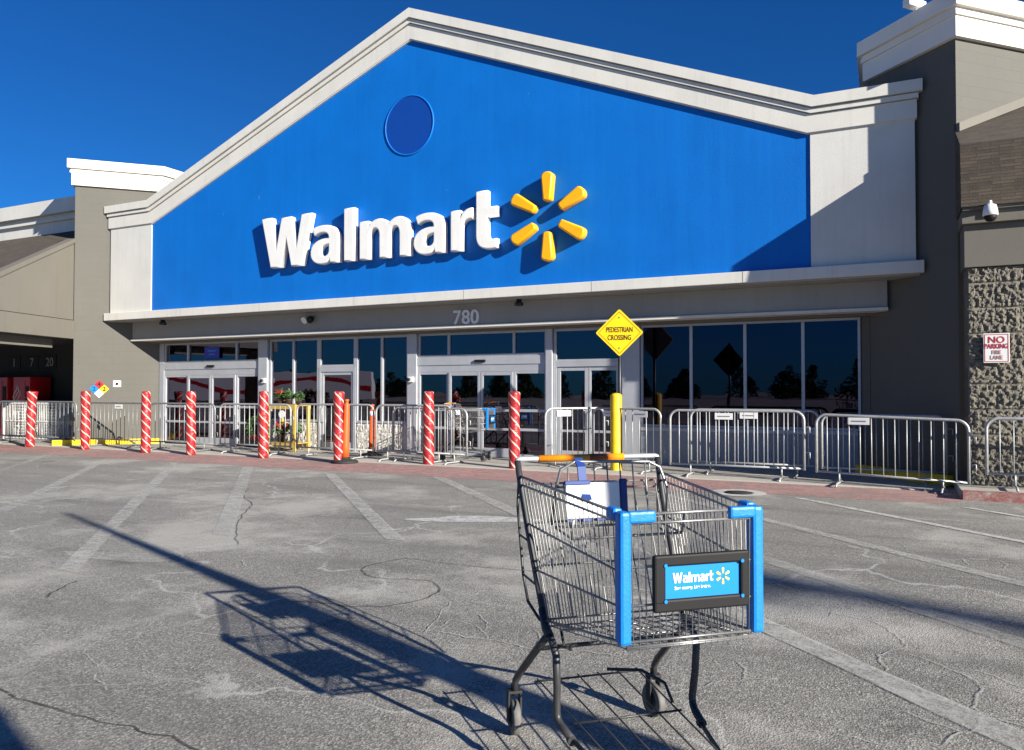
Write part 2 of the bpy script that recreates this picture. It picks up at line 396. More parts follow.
def glyph_mesh(name, loops, ext, bev, mat, parent=None):
    """filled 2-D outline, extruded and bevelled; x right, y up in its own plane"""
    cu = bpy.data.curves.new(name, 'CURVE'); cu.dimensions = '2D'; cu.fill_mode = 'BOTH'; cu.extrude = ext; cu.bevel_depth = bev; cu.bevel_resolution = 1; cu.offset = -bev
    for lp in loops:
        sp = cu.splines.new('POLY'); sp.points.add(len(lp) - 1); sp.use_cyclic_u = True
        for p, (x, y) in zip(sp.points, lp): p.co = (x, y, 0, 1)
    return curve_to_obj(name, cu, mat, parent)
def curve_to_obj(name, cu, mat, parent=None):
    tmp = bpy.data.objects.new(name + '_src', cu); COL.objects.link(tmp)
    dg = bpy.context.evaluated_depsgraph_get(); me = bpy.data.meshes.new_from_object(tmp.evaluated_get(dg))
    bpy.data.objects.remove(tmp); bpy.data.curves.remove(cu)
    me.name = name; me.materials.clear(); me.materials.append(mat)
    o = bpy.data.objects.new(name, me); COL.objects.link(o)
    if parent: o.parent = parent
    return o
def text_obj(name, body, size, mat, parent, m, ext=.002, off=0.0, align='CENTER', xs=1.0, space=1.0):
    cu = bpy.data.curves.new(name, 'FONT'); cu.body = body; cu.size = size; cu.extrude = ext; cu.offset = off
    cu.align_x = align; cu.align_y = 'CENTER'; cu.space_line = space
    o = curve_to_obj(name, cu, mat, parent)
    o.data.transform(m @ Matrix.Diagonal((xs, 1, 1, 1))); return o
# orientation: text plane (x right, y up, normal +z) -> upright facing -y
UP = Matrix.Rotation(pi/2, 4, 'X')

# ------------------------------------------------------------------ setting: ground and markings
def sheet(name, pts, z, mat, kind='structure'):
    b = MB(); b.face([(x, y, z) for x, y in pts]); o = b.build(name, mat, normals=False); return tag(o, kind=kind)
sheet('ground', [(-200, -230), (200, -230), (200, 60), (-200, 60)], 0, M['asphalt'])
b = MB(); b.box((-34, -.86, -.05), (.70, 6.5, .018), .01); tag(b.build('sidewalk', M['concrete']), kind='structure')
# raised walk with kerb in front of the right wing
b = MB(); b.prism([(.80, -1.45), (9, -1.75), (9, 3), (.80, 3), (.80, -.3)], -.05, .10); tag(b.build('raised_walk', M['concrete']), kind='structure')
b = MB(); b.prism([(.80, -1.62), (9, -1.95), (9, -1.752), (.80, -1.452)], -.05, .105); tag(b.build('kerb', M['red_kerb']), kind='structure')
b = MB(); b.prism([(.802, -1.615), (9, -1.945), (9, -1.755), (.802, -1.457)], -.05, .101); tag(b.build('kerb_core', M['concrete']), kind='structure')
# faded red fire lane band, ragged edge
rl = []
for i in range(0, 60):
    x = -26 + i * .45; rl.append((x, -2.28 + .10 * noise.noise(Vector((x * 1.3, 3, 0))) + (.18 if x > -2 else 0)))
sheet('fire_lane_marking', rl + [(.8, -1.7), (.79, -.87), (-26, -.87)], .004, M['red_lane'])
for k, (xa, y0, y1, wd, mt) in enumerate([(-15.1,-2.4,-5.6,.17,'stripe_faint'),(-13.3,-2.4,-7.2,.17,'stripe'),(-11.5,-2.4,-8.6,.17,'stripe'),(-9.75,-2.4,-7.1,.19,'stripe'),
        (-7.85,-2.6,-6.6,.18,'stripe'),(-6.05,-2.3,-12.0,.19,'stripe'),(-4.45,-2.4,-10.5,.17,'stripe_faint'),(-2.72,-2.5,-8.5,.15,'stripe'),(-.98,-2.3,-8.0,.11,'stripe_fresh'),(.78,-2.3,-6.5,.09,'stripe_fresh')]):
    d = (y0 - y1); s = 1.0 if k != 3 else .93
    pts = []; n = 90
    lft = []; rgt = []
    for i in range(n + 1):
        t = i / n; y = y0 - d * t; x = xa + d * t * s; w = wd * .60 * (1 + .16 * noise.noise(Vector((x * 2, k, 0))) + .14 * noise.noise(Vector((x * 11, k, 4))))
        lft.append((x - w, y)); rgt.append((x + w, y))
    sheet('crossing_stripe', rgt + lft[::-1], .006, M[mt])
# pale scuffed patches of old paint
def blob(name, cx, cy, rx, ry, rot, mat, seed, z=.0045):
    pts = []
    for i in range(40):
        a = 2*pi*i/40; r = 1 + .45 * noise.noise(Vector((cos(a)*1.6 + seed, sin(a)*1.6, seed)))
        x, y = rx*r*cos(a), ry*r*sin(a); pts.append((cx + x*cos(rot) - y*sin(rot), cy + x*sin(rot) + y*cos(rot)))
    sheet(name, pts, z, mat)
blob('worn_paint_patch', -3.75, -5.35, .62, .17, .45, M['stripe_fresh'], 1.3)
blob('worn_paint_patch', -5.4, -8.1, .5, .12, .2, M['stripe_faint'], 4.3)
# dark sealed cracks
def ribbon(name, pts, w, mat, z=.005):
    P = []
    for i in range(len(pts) - 1):
        for j in range(8):
            t = j / 8; p0 = pts[max(i-1, 0)]; p1 = pts[i]; p2 = pts[i+1]; p3 = pts[min(i+2, len(pts)-1)]
            q = [.5*((2*p1[k]) + (-p0[k]+p2[k])*t + (2*p0[k]-5*p1[k]+4*p2[k]-p3[k])*t*t + (-p0[k]+3*p1[k]-3*p2[k]+p3[k])*t**3) for k in (0, 1)]
            q[0] += .03*noise.noise(Vector((q[0]*9, q[1]*9, 1))) + .014*noise.noise(Vector((q[0]*31, q[1]*31, 1))); q[1] += .03*noise.noise(Vector((q[0]*9, q[1]*9, 7))) + .014*noise.noise(Vector((q[0]*31, q[1]*31, 7))); P.append(q)
    P.append(list(pts[-1])); a = []; c = []
    for i, p in enumerate(P):
        q = P[min(i+1, len(P)-1)]; r = P[max(i-1, 0)]; dx, dy = q[0]-r[0], q[1]-r[1]; l = math.hypot(dx, dy) or 1
        ww = w * (.6 + .6*abs(noise.noise(Vector((p[0]*4, p[1]*4, 3)))))
        a.append((p[0]-dy/l*ww, p[1]+dx/l*ww)); c.append((p[0]+dy/l*ww, p[1]-dx/l*ww))
    bb = MB()
    for i in range(len(P)-1): bb.face([(*a[i], z), (*c[i], z), (*c[i+1], z), (*a[i+1], z)])
    tag(bb.build(name, mat, normals=True), kind='structure')
ribbon('sealed_crack', [(-7.64,-4.47),(-7.21,-5.02),(-6.49,-5.6),(-6.05,-6.17),(-5.46,-6.84),(-4.92,-7.35)], .008, M['tar'])
ribbon('sealed_crack', [(-3.37,-7.16),(-3.45,-7.57),(-3.2,-7.78),(-2.79,-7.70),(-2.61,-7.96),(-2.65,-8.23),(-2.84,-8.42),(-3.06,-8.43),(-3.3,-8.5)], .008, M['tar'])
ribbon('sealed_crack', [(-3.37,-7.16),(-3.12,-7.19),(-2.45,-7.15),(-1.7,-7.0)], .007, M['tar'])
ribbon('sealed_crack', [(-3.47,-10.13),(-3.09,-10.16),(-2.73,-10.15),(-2.31,-10.14),(-1.9,-10.3)], .008, M['tar'])
ribbon('sealed_crack', [(-4.97,-8.74),(-4.86,-8.95),(-4.74,-9.1)], .011, M['tar'])
ribbon('sealed_crack', [(-9.6,-4.0),(-8.9,-4.05),(-8.0,-3.8),(-7.2,-3.9)], .009, M['tar'])
M['pale_crack'] = worn_marking('pale_crack_line', (.55, .54, .50), .47, 12, .9)
rnd = random.Random(21)
def crack(x, y, a, n, st, w, depth=0):
    pts = [(x, y)]
    for i in range(n):
        a += rnd.choice((-1, 1)) * rnd.uniform(.15, .75); x += cos(a)*st; y += sin(a)*st; pts.append((x, y))
        if depth < 1 and rnd.random() < .35: crack(x, y, a + rnd.choice((-1, 1))*rnd.uniform(.9, 1.5), rnd.randint(2, 4), st*.75, w*.75, depth + 1)
    ribbon('pale_crack', pts, w, M['pale_crack'], .0055)
for (x, y, a, n, st) in [(-3.4,-9.2,.5,6,.28),(-4.2,-8.0,2.6,6,.3),(-.3,-7.3,.2,5,.22),(.1,-7.9,-.5,6,.2),(-.5,-6.9,2.9,5,.25),(-2.2,-8.6,.1,5,.2),(-4.6,-6.9,.3,7,.35),(-3.0,-6.2,.7,5,.3),(-6.2,-6.4,.2,7,.4),(-2.7,-9.7,2.8,5,.2),(-7.5,-5.0,.4,6,.45),(.4,-8.6,.3,5,.2),(-1.2,-7.6,-.2,4,.2),(.0,-5.6,.2,5,.3),(-9.5,-5.2,.1,6,.5),(-3.7,-9.5,-.4,4,.2),(-5.6,-7.6,.4,6,.3),(-6.8,-7.2,.9,5,.35),(-2.4,-7.9,.3,5,.25),(.2,-9.2,1.2,5,.15),(-.9,-8.9,.2,4,.15),(-8.6,-6.2,.2,6,.45),(-11,-4.4,.1,6,.5),(-5.0,-5.0,.3,5,.4)]:
    crack(x, y, a, n, st, .0055)

# ------------------------------------------------------------------ the store
CX = -8.13
store = thing('store_building', 'long grey store building with a blue gabled entrance front and block towers', 'building', (CX, 0, 0))
def part(mb, name, mat, parent=None):
    o = mb.build(name, mat); o.parent = parent or store
    if parent is None: o.matrix_parent_inverse = Matrix.Translation((CX, 0, 0)).inverted()
    return o
XL, XR, ZT, ZP = -16.79, .49, 5.70, 8.60
KL, KR = -15.33, -.94
def off(dv):
    """cornice polyline moved down by dv (measured square to the slope on the slopes)"""
    sl = atan2(ZP - ZT, CX - KL); dz = dv / cos(sl)
    t = (dz - dv) / math.tan(sl)
    return [(XL, ZT - dv), (KL + t, ZT - dv), (CX, ZP - dz), (KR - t, ZT - dv), (XR, ZT - dv)]
p0, p1, p2, p2b, p3, p3b, p4 = off(0), off(.165), off(.185), off(.25), off(.265), off(.53), off(.545)
def inset(p, a): return [(p[0][0] + a, p[0][1])] + p[1:-1] + [(p[-1][0] - a, p[-1][1])]
b = MB(); b.strip(p1, p0, 0, .60); part(b, 'cornice', M['trim'])
b = MB(); b.strip(inset(p2, .06), inset(p1, .06), .075, .58); b.strip(inset(p2b, .05), inset(p2, .05), .035, .58); b.strip(inset(p3, .09), inset(p2b, .09), .10, .57); part(b, 'cornice_moulding', M['trim'])
b = MB(); b.strip(inset(p3b, .07), inset(p3, .07), .065, .56); b.strip(inset(p4, .09), inset(p3b, .09), .082, .55); part(b, 'cornice_frieze', M['trim'])
zk = p4[1][1]
b = MB(); b.slab([(-15.27, 3.10), (-1.0, 3.10), (-1.0, zk + .05), (CX, p4[2][1] + .05), (-15.27, zk + .05)], .122, .5); part(b, 'gable_panel', M['blue_wall'])
for x0, x1 in ((XL + .12, -15.268), (-1.002, XR - .1)):
    b = MB(); b.box((x0, .098, 3.10), (x1, .52, zk + .02)); part(b, 'pilaster', M['pilaster'])
b = MB(); b.box((XL + .02, 0, 2.96), (XR, .62, 3.135), .008); part(b, 'fascia', M['trim'])
b = MB(); b.box((XL + .1, .05, 2.935), (XR - .05, 1.0, 2.958)); part(b, 'soffit', M['soffit'])
b = MB(); b.box((-16.35, .46, 2.535), (.02, .72, 2.934), .004); part(b, 'header_beam', M['soffit'])
b = MB(); b.box((-16.37, .425, 2.485), (.03, .74, 2.533), .005); part(b, 'beam_trim', M['trim'])
b = MB(); b.box((-16.2, .74, 2.44), (-.1, .98, 2.484)); part(b, 'beam_soffit', M['siding'])
for i in range(1, 7):
    b = MB(); x = XL + i*(XR - XL)/7; b.box((x - .004, -.0025, 2.962), (x + .004, .01, 3.132)); part(b, 'fascia_joint', M['soffit'])
# round louvre in the gable
b = MB()
LX, LZ = -8.19, 6.385
ring = [(LX + .545*cos(2*pi*i/48), .118, LZ + .57*sin(2*pi*i/48)) for i in range(48)]; b.tube(ring, .018, 6, closed=True); rv = part(b, 'louvre_ring', M['blue_wall'])
b = MB(); b.slab([(LX + .53*cos(2*pi*i/48), LZ + .555*sin(2*pi*i/48)) for i in range(48)], .113, .1215)
part(b, 'louvre', M['blue_disc'])

# glazing plane
GY = .95; GT = 2.44
def frame_box(mb, x0, x1, z0, z1, d=.09, y=GY): mb.box((x0, y - d/2, z0), (x1, y + d/2, z1), .004)
def window_part(name, x0, x1, z0, z1, mulls=(), rails=(), fw=.05, glass='glass', paneskip=()):
    f = MB(); frame_box(f, x0, x0 + fw, z0, z1); frame_box(f, x1 - fw, x1, z0, z1)
    frame_box(f, x0 + fw, x1 - fw, z1 - fw, z1, .086); frame_box(f, x0 + fw, x1 - fw, z0, z0 + fw, .086)
    for m in mulls: frame_box(f, m - .025, m + .025, z0 + fw, z1 - fw, .1)
    for r in rails: frame_box(f, x0 + fw, x1 - fw, r - .025, r + .025, .08)
    o = part(f, name, M['alu'])
    xs = [x0 + fw*.6] + list(mulls) + [x1 - fw*.6]; zs = [z0 + fw*.6] + list(rails) + [z1 - fw*.6]
    for a, c in zip(xs, xs[1:]):
        for e, h in zip(zs, zs[1:]):
            q = MB(); q.box((a + .012, GY - .006, e + .012), (c - .012, GY + .006, h - .012)); po = q.build('pane', M[glass]); po.parent = o; po.matrix_parent_inverse = o.matrix_world.inverted()
            po.matrix_parent_inverse = Matrix.Translation((CX, 0, 0)).inverted() @ Matrix.Identity(4) if False else Matrix.Identity(4)
    return o
def door_leaf(x0, x1, z1, rails, pull=None, y=GY):
    f = MB(); w = .055
    frame_box(f, x0, x0 + w, .03, z1, .06, y); frame_box(f, x1 - w, x1, .03, z1, .06, y)
    frame_box(f, x0 + w, x1 - w, z1 - .07, z1, .056, y); frame_box(f, x0 + w, x1 - w, .03, .20, .056, y)
    for r in rails: frame_box(f, x0 + w, x1 - w, r - .022, r + .022, .056, y)
    o = part(f, 'door', M['alu'])
    zs = [.19] + list(rails) + [z1 - .06]
    for e, h in zip(zs, zs[1:]):
        q = MB(); q.box((x0 + w*.7, y - .005, e + .01), (x1 - w*.7, y + .005, h - .01)); po = q.build('pane', M['glass']); po.parent = o
    if pull:
        q = MB(); q.tube([(pull, y - .03, .62), (pull, y - .075, .64), (pull, y - .075, .92), (pull, y - .03, .94)], .012, 6); po = q.build('handle', M['galv']); po.parent = o
    return o
# left entrance: transoms, header band, sliding doors and sidelights
def entrance(xs, sticker):
    x0, a, c, e, x1 = xs
    window_part('transom_window', x0, x1, 1.96, GT, (a, e), fw=.045)
    h = MB(); h.box((x0, GY - .06, 1.80), (x1, GY + .06, 1.958), .004); h.box((x0, GY - .045, 1.665), (x1, GY + .045, 1.80)); part(h, 'door_header', M['alu'])
    s = MB(); s.box((c - .12, GY - .10, 1.845), (c + .12, GY - .062, 1.895), .012); part(s, 'door_sensor', M['black'])
    window_part('sidelight', x0, a, .05, 1.663, rails=(.56, .92), fw=.045)
    window_part('sidelight', e, x1, .05, 1.663, rails=(.56, .92), fw=.045)
    d1 = door_leaf(a + .01, c - .005, 1.66, (.56, .92), y=GY - .035); d2 = door_leaf(c + .005, e - .01, 1.66, (.56, .92), y=GY - .035)
    if sticker:
        for dd, q in ((d1, (a + c)/2), (d2, (c + e)/2)):
            t = MB(); t.box((q - .06, GY - .022, 1.08), (q + .06, GY - .018, 1.24)); t1 = t.build('safety_sticker', M['yellow_sign']); t1.parent = dd
            t = MB(); t.slab([(q + .055*cos(k*pi/8), 1.30 + .055*sin(k*pi/8)) for k in range(16)], GY - .022, GY - .018); t1 = t.build('stop_sticker', M['red']); t1.parent = dd
entrance((-15.77, -14.98, -14.20, -13.42, -12.72), False)
b = MB(); b.box((-12.70, GY - .10, .02), (-12.44, GY + .1, GT), .006); part(b, 'column', M['alu'])
window_part('window', -12.42, -11.02, .62, GT, (-11.73,))
window_part('transom_window', -11.02, -10.04, 1.80, GT)
b = MB(); b.box((-11.02, GY - .05, .02), (-10.96, GY + .05, 1.80)); b.box((-10.10, GY - .05, .02), (-10.04, GY + .05, 1.80)); b.box((-10.96, GY - .048, 1.70), (-10.10, GY + .048, 1.80)); part(b, 'door_jamb', M['alu'])
door_leaf(-10.95, -10.11, 1.70, (), -10.9)
window_part('window', -10.04, -8.71, .62, GT, (-9.37,))
b = MB(); b.box((-8.71, GY - .10, .02), (-8.49, GY + .1, GT), .006); part(b, 'column', M['alu'])
entrance((-8.48, -7.77, -7.05, -6.34, -5.66), True)
b = MB(); b.box((-5.66, GY - .11, .02), (-5.53, GY + .1, GT), .006); part(b, 'column', M['alu'])
window_part('transom_window', -5.52, -4.20, 1.82, GT)
b = MB(); b.box((-5.52, GY - .05, 1.735), (-4.20, GY + .05, 1.82)); b.box((-5.52, GY - .05, .02), (-5.46, GY + .05, 1.735)); b.box((-4.26, GY - .05, .02), (-4.20, GY + .05, 1.735)); part(b, 'door_jamb', M['alu'])
door_leaf(-5.45, -4.865, 1.73, (.56,), -4.93); door_leaf(-4.855, -4.27, 1.73, (.56,), -4.79)
b = MB(); b.box((-4.20, GY - .09, .02), (-3.88, GY + .1, GT), .006); part(b, 'column', M['alu'])
window_part('window', -3.87, -.36, .67, GT, (-2.99, -2.10, -1.20), fw=.04, glass='glass_dark')
b = MB(); b.box((-15.95, GY - .06, GT + .001), (-.34, GY + .3, 2.60)); part(b, 'window_head', M['siding'])
b = MB(); b.box((-15.93, GY - .06, .018), (-15.775, GY + .06, GT)); part(b, 'door_jamb', M['alu'])
# low walls of split-face block (real relief on the front)
def rough_wall(name, x0, x1, z0, z1, y, depth, mat, step=.03, amp=.022, bw=.40, bh=.20):
    nx = max(2, int((x1-x0)/step)); nz = max(2, int((z1-z0)/step)); bb = MB(); gr = []
    for j in range(nz+1):
        row = []
        for i in range(nx+1):
            x = x0+(x1-x0)*i/nx; z = z0+(z1-z0)*j/nz
            row_i = math.floor((z - z0)/bh); u = ((x - x0)/bw + .5*(row_i % 2)) % 1; v = ((z - z0)/bh) % 1
            e = min(u, 1-u)*bw; f = min(v, 1-v)*bh; joint = min(1, min(e, f)/.022)
            d = amp*joint*(.55 + .9*noise.fractal(Vector((x*21, z*21, row_i + math.floor((x-x0)/bw)*3.1)), 1.0, 2.0, 4))
            if i in (0, nx) or j in (0, nz): d = 0
            row.append(bb.bm.verts.new((x, y - d, z)))
        gr.append(row)
    for j in range(nz):
        for i in range(nx): bb.bm.faces.new((gr[j][i], gr[j][i+1], gr[j+1][i+1], gr[j+1][i]))
    bb.face([(x0,y,z1),(x1,y,z1),(x1,y+depth,z1),(x0,y+depth,z1)]); bb.face([(x0,y,z0),(x0,y,z1),(x0,y+depth,z1),(x0,y+depth,z0)]); bb.face([(x1,y,z0),(x1,y+depth,z0),(x1,y+depth,z1),(x1,y,z1)])
    bb.face([(x0,y+depth,z0),(x0,y+depth,z1),(x1,y+depth,z1),(x1,y+depth,z0)])
    return part(bb, name, mat)
rough_wall('low_wall', -12.42, -11.03, .018, .615, GY - .02, .14, M['split_pale'])
rough_wall('low_wall', -10.03, -8.72, .018, .615, GY - .02, .14, M['split_pale'])
b = MB(); b.box((-3.86, GY - .07, .018), (-.40, GY + .1, .60)); part(b, 'low_wall', M['low_wall'])
b = MB(); b.box((-3.865, GY - .09, .602), (-.40, GY + .1, .668), .006); part(b, 'sill', M['alu'])
for x0, x1 in ((-12.42, -11.03), (-10.03, -8.72)):
    b = MB(); b.box((x0, GY - .06, .597 + .02), (x1, GY + .1, .618 + .012)); 
    b.bm.free()
# interior shell
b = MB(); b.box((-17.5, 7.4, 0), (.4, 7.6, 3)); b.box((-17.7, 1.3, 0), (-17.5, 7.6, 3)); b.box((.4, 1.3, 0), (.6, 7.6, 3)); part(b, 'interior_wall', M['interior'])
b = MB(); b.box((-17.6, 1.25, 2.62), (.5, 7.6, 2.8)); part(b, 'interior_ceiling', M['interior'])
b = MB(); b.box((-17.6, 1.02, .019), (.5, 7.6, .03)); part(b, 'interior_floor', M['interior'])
# main hall behind everything
b = MB(); b.box((-34, 7.62, 0), (24, 40, 5.1)); b.box((-16.6, .56, 2.82), (.3, 7.6, 5.0)); part(b, 'main_hall', M['tower'])

# towers turned 45 degrees
AL = (-17.26, -.41); AR = (.875, -.30)
tl = [AL, (-15.93, .92), (-15.93, 3.6), (-19.2, 3.6), (-19.16, 1.49)]
tr = [AR, (2.92, 1.745), (2.92, 3.6), (-.22, 3.6), (-.22, .795)]
def grow(poly, d):
    n = len(poly); out = []
    for i in range(n):
        a, p, c = Vector(poly[i-1]), Vector(poly[i]), Vector(poly[(i+1) % n])
        e1 = (p-a).normalized(); e2 = (c-p).normalized(); n1 = Vector((e1.y, -e1.x)); n2 = Vector((e2.y, -e2.x))
        k = (n1+n2); k = k/k.length; out.append(tuple(p + k*d/max(.3, k.dot(n1))))
    return out
for poly, dz in ((tl, 0), (tr, -.10)):
    b = MB(); b.prism(poly, 0, 6.2 + dz); tw = part(b, 'tower', M['tower'])
    b = MB()
    for z0, z1, d in ((6.16, 6.44, .07), (6.442, 6.50, .10), (6.502, 6.545, .085), (6.547, 6.76, .15)): b.prism(grow(poly, d), z0 + dz, z1 + dz)
    c = b.build('tower_cornice', M['white_cornice']); c.parent = tw
b = MB(); b.prism([(-.225, .80), (-.225, 1.4), (-.37, 1.4), (-.37, .945)], 0, 2.92); part(b, 'corner_wall', M['tower'])
# painted base kerbs along the tower walls
def oblique_box(p, q, w, z0, z1):
    p, q = Vector(p), Vector(q); e = (q-p).normalized(); n = Vector((e.y, -e.x)) * w
    return [tuple(p), tuple(p+n), tuple(q+n), tuple(q)], z0, z1
pts, z0, z1 = oblique_box((-17.55, -.68), (-15.95, .92), .14, .02, .14)
b = MB(); b.prism(pts, z0, z1); tag(b.build('kerb_block', M['yellow']), 'yellow painted kerb block along the foot of the sunlit left tower', 'kerb block')
pts, z0, z1 = oblique_box((-.36, .88), (.80, -.28), .12, .02, .16)
b = MB(); b.prism(pts, z0, z1); tag(b.build('kerb_block', M['yellow']), 'yellow painted kerb block along the foot of the shaded right tower', 'kerb block')

# left wing: gable end wall, shingle roof, parapet, open canopy below
wd = Vector((.345, -.938)); A = Vector(AL)
def wpt(t, z, o=0): p = A + wd*t + Vector((-.938, -.345))*o; return (p.x, p.y, z)
def wall_poly(mb, prof, o0, o1):
    a = [wpt(t, z, o0) for t, z in prof]; c = [wpt(t, z, o1) for t, z in prof]; n = len(a)
    mb.face(a); mb.face(c[::-1])
    for i in range(n): mb.face([a[i], c[i], c[(i+1) % n], a[(i+1) % n]])
b = MB(); wall_poly(b, [(.02, 2.965), (3.02, 2.965), (3.02, 3.29), (.02, 4.80)], 0, .12); part(b, 'end_wall', M['siding'])
b = MB(); wall_poly(b, [(.01, 4.80), (3.10, 3.255), (3.14, 3.35), (.01, 4.90)], -.03, .16); part(b, 'rake_board', M['siding'])
b = MB(); wall_poly(b, [(.02, 2.52), (3.06, 2.52), (3.06, 2.95), (.02, 2.95)], -.02, .16); part(b, 'canopy_beam', M['siding'])
b = MB(); wall_poly(b, [(.25, 2.30), (2.9, 2.30), (2.9, 2.50), (.25, 2.50)], .35, .45); part(b, 'canopy_inner_beam', M['siding'])
def rz_(y): return 4.88 + .561*(y + .41)
b = MB()
e1, e2, e3 = wpt(3.1, 0, .02), wpt(0, 0, .02), (-18.0, 1.3)
for dz, flip in ((0, 1), (-.10, -1)):
    q = [(-30, e1[1], rz_(e1[1]) + dz), (e1[0], e1[1], rz_(e1[1]) + dz), (e2[0], e2[1], rz_(e2[1]) + dz), (-17.9, .5, rz_(.5) + dz), (-30, .5, rz_(.5) + dz)]
    b.face(q[::flip])
part(b, 'canopy_roof', M['shingle'])
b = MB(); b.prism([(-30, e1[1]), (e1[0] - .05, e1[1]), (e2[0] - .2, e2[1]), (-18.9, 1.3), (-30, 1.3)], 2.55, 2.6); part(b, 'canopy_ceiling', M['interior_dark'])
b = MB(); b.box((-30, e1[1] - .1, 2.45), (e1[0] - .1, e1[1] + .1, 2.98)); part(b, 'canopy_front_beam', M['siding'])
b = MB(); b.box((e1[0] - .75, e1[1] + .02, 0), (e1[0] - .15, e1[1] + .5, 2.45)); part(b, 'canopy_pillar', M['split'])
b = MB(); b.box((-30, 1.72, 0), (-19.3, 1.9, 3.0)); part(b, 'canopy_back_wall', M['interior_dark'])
for z0, z1, y in ((5.22, 5.66, .46), (5.662, 5.76, .38), (5.762, 5.83, .43), (5.832, 6.19, .28)):
    b = MB(); b.box((-32, y, z0), (-17.85 - (y - .28), 1.2, z1)); part(b, 'parapet', M['trim'])
b = MB(); b.box((-30, .55, 2.9), (-18.2, 2.1, 5.23)); part(b, 'wing_wall', M['tower'])

# right wing: split-face pillar, beam, steep shingle mansard
PX = .935
rough_wall('block_pillar', PX, 2.35, .10, 2.86, -.85, .55, M['split'], .014, .030, .60, .32)
b = MB(); b.box((.90, -.90, 2.862), (7, -.35, 3.40), .004); part(b, 'canopy_beam', M['siding'])
b = MB(); b.box((.87, -.98, 3.403), (7, -.40, 3.56), .006); b.box((.88, -1.03, 3.561), (7, -.9, 3.60)); part(b, 'canopy_fascia', M['siding'])
b = MB(); pr = [(-1.06, 3.60), (-.98, 4.42), (-.28, 4.80), (3.4, 6.85), (3.4, 3.62), (-.36, 3.62)]
n = len(pr); a = [(.862, y, z) for y, z in pr[:3] + [pr[-1]]]; c = [(7, y, z) for y, z in pr]
b.face([(.862, -1.06, 3.60), (.862, -.98, 4.42), (.862, -.28, 4.80), (.862, -.28, 3.60)])
b.face([(.862, -1.06, 3.60), (7, -1.06, 3.60), (7, -.98, 4.42), (.862, -.98, 4.42)])
b.face([(.862, -.98, 4.42), (7, -.98, 4.42), (7, -.28, 4.80), (.862, -.28, 4.80)])
b.face([(.862, -.28, 4.80), (7, -.28, 4.80), (7, 3.4, 6.85), (.862, 3.4, 6.85)])
part(b, 'canopy_roof', M['shingle'])
b = MB()
for z0, z1, dd in ((0, .12, .05),):
    p = [Vector((.875, -.30)), Vector((2.92, 1.745))]; nn = Vector((.7071, -.7071))
    A0 = [(p[0].x, p[0].y, 4.78), (p[1].x, p[1].y, 5.95)]
    f1 = [(x + nn.x*dd, y + nn.y*dd, z) for x, y, z in A0]; f2 = [(x + nn.x*dd, y + nn.y*dd, z + z1) for x, y, z in A0]
    g1 = [(x - .03, y + .03, z) for x, y, z in A0]; g2 = [(x - .03, y + .03, z + z1) for x, y, z in A0]
    b.face([f1[0], f1[1], f2[1], f2[0]]); b.face([f2[0], f2[1], g2[1], g2[0]]); b.face([f1[0], f2[0], g2[0], g1[0]]); b.face([f1[1], g1[1], g2[1], f2[1]]); b.face([f1[0], g1[0], g1[1], f1[1]])
part(b, 'roof_flashing', M['siding'])
b = MB(); b.box((2.95, 1.7, 0), (12, 1.9, 6)); part(b, 'wing_wall', M['tower'])

# ------------------------------------------------------------------ store sign
sign = thing('store_sign', 'raised white letters spelling Walmart with a yellow six-petal spark on blue gable', 'sign', (-8.9, .122, 3.85))
SG = Vector((-8.9, .122, 3.85)); XH = .755
def place(o, m): o.data.transform(m)
for ch, x0, x1 in (('W', -11.73, -10.38), ('a', -10.42, -9.70), ('l', -9.58, -9.32), ('m', -9.20, -8.02), ('a', -7.95, -7.26), ('r', -7.14, -6.66), ('t', -6.61, -6.17)):
    x0 -= .04; x1 -= .05; sx = (x1 - x0) / GW[ch]; loops = [[(x*sx, y*XH) for x, y in sample(c)] for c in GL[ch]]
    o = glyph_mesh('letter', loops, .055, .022, M['letter'], sign)
    place(o, Matrix.Translation((x0 - SG.x, -.085, 0)) @ UP)
def petal_loop(r0, r1, w0, w1, n=7):
    pts = [(-w0/2 + .01, r0), ] + [(w0/2 - .01, r0)]
    pts = []
    for a, c in ((r0, w0), (r1, w1)):
        pass
    pts += [(w0/2 * cos(t), r0 + w0*.25*sin(t) + w0*.2) for t in [(-pi + pi*i/n) for i in range(n+1)]]
    pts += [(w1/2 * cos(t), r1 - w1*.35 + w1*.35*sin(t)) for t in [(pi*i/n) for i in range(n+1)]]
    return pts
SC = (-5.25 - SG.x, 4.31 - SG.z)
for k in range(6):
    o = glyph_mesh('petal', [petal_loop(.27, .78, .15, .225)], .06, .03, M['petal'], sign)
    a = -k*pi/3
    place(o, Matrix.Translation((SC[0], -.095, SC[1])) @ UP @ Matrix.Rotation(a, 4, 'Z'))
num = thing('house_number', 'pale raised street number 780 on the grey header above the right entrance', 'number', (-7.12, .458, 2.67))
for ch, x in (('7', -.19), ('8', 0), ('0', .19)):
    text_obj('digit', ch, .37, M['letter'], num, Matrix.Translation((x, -.014, 0)) @ UP, .012, .006)

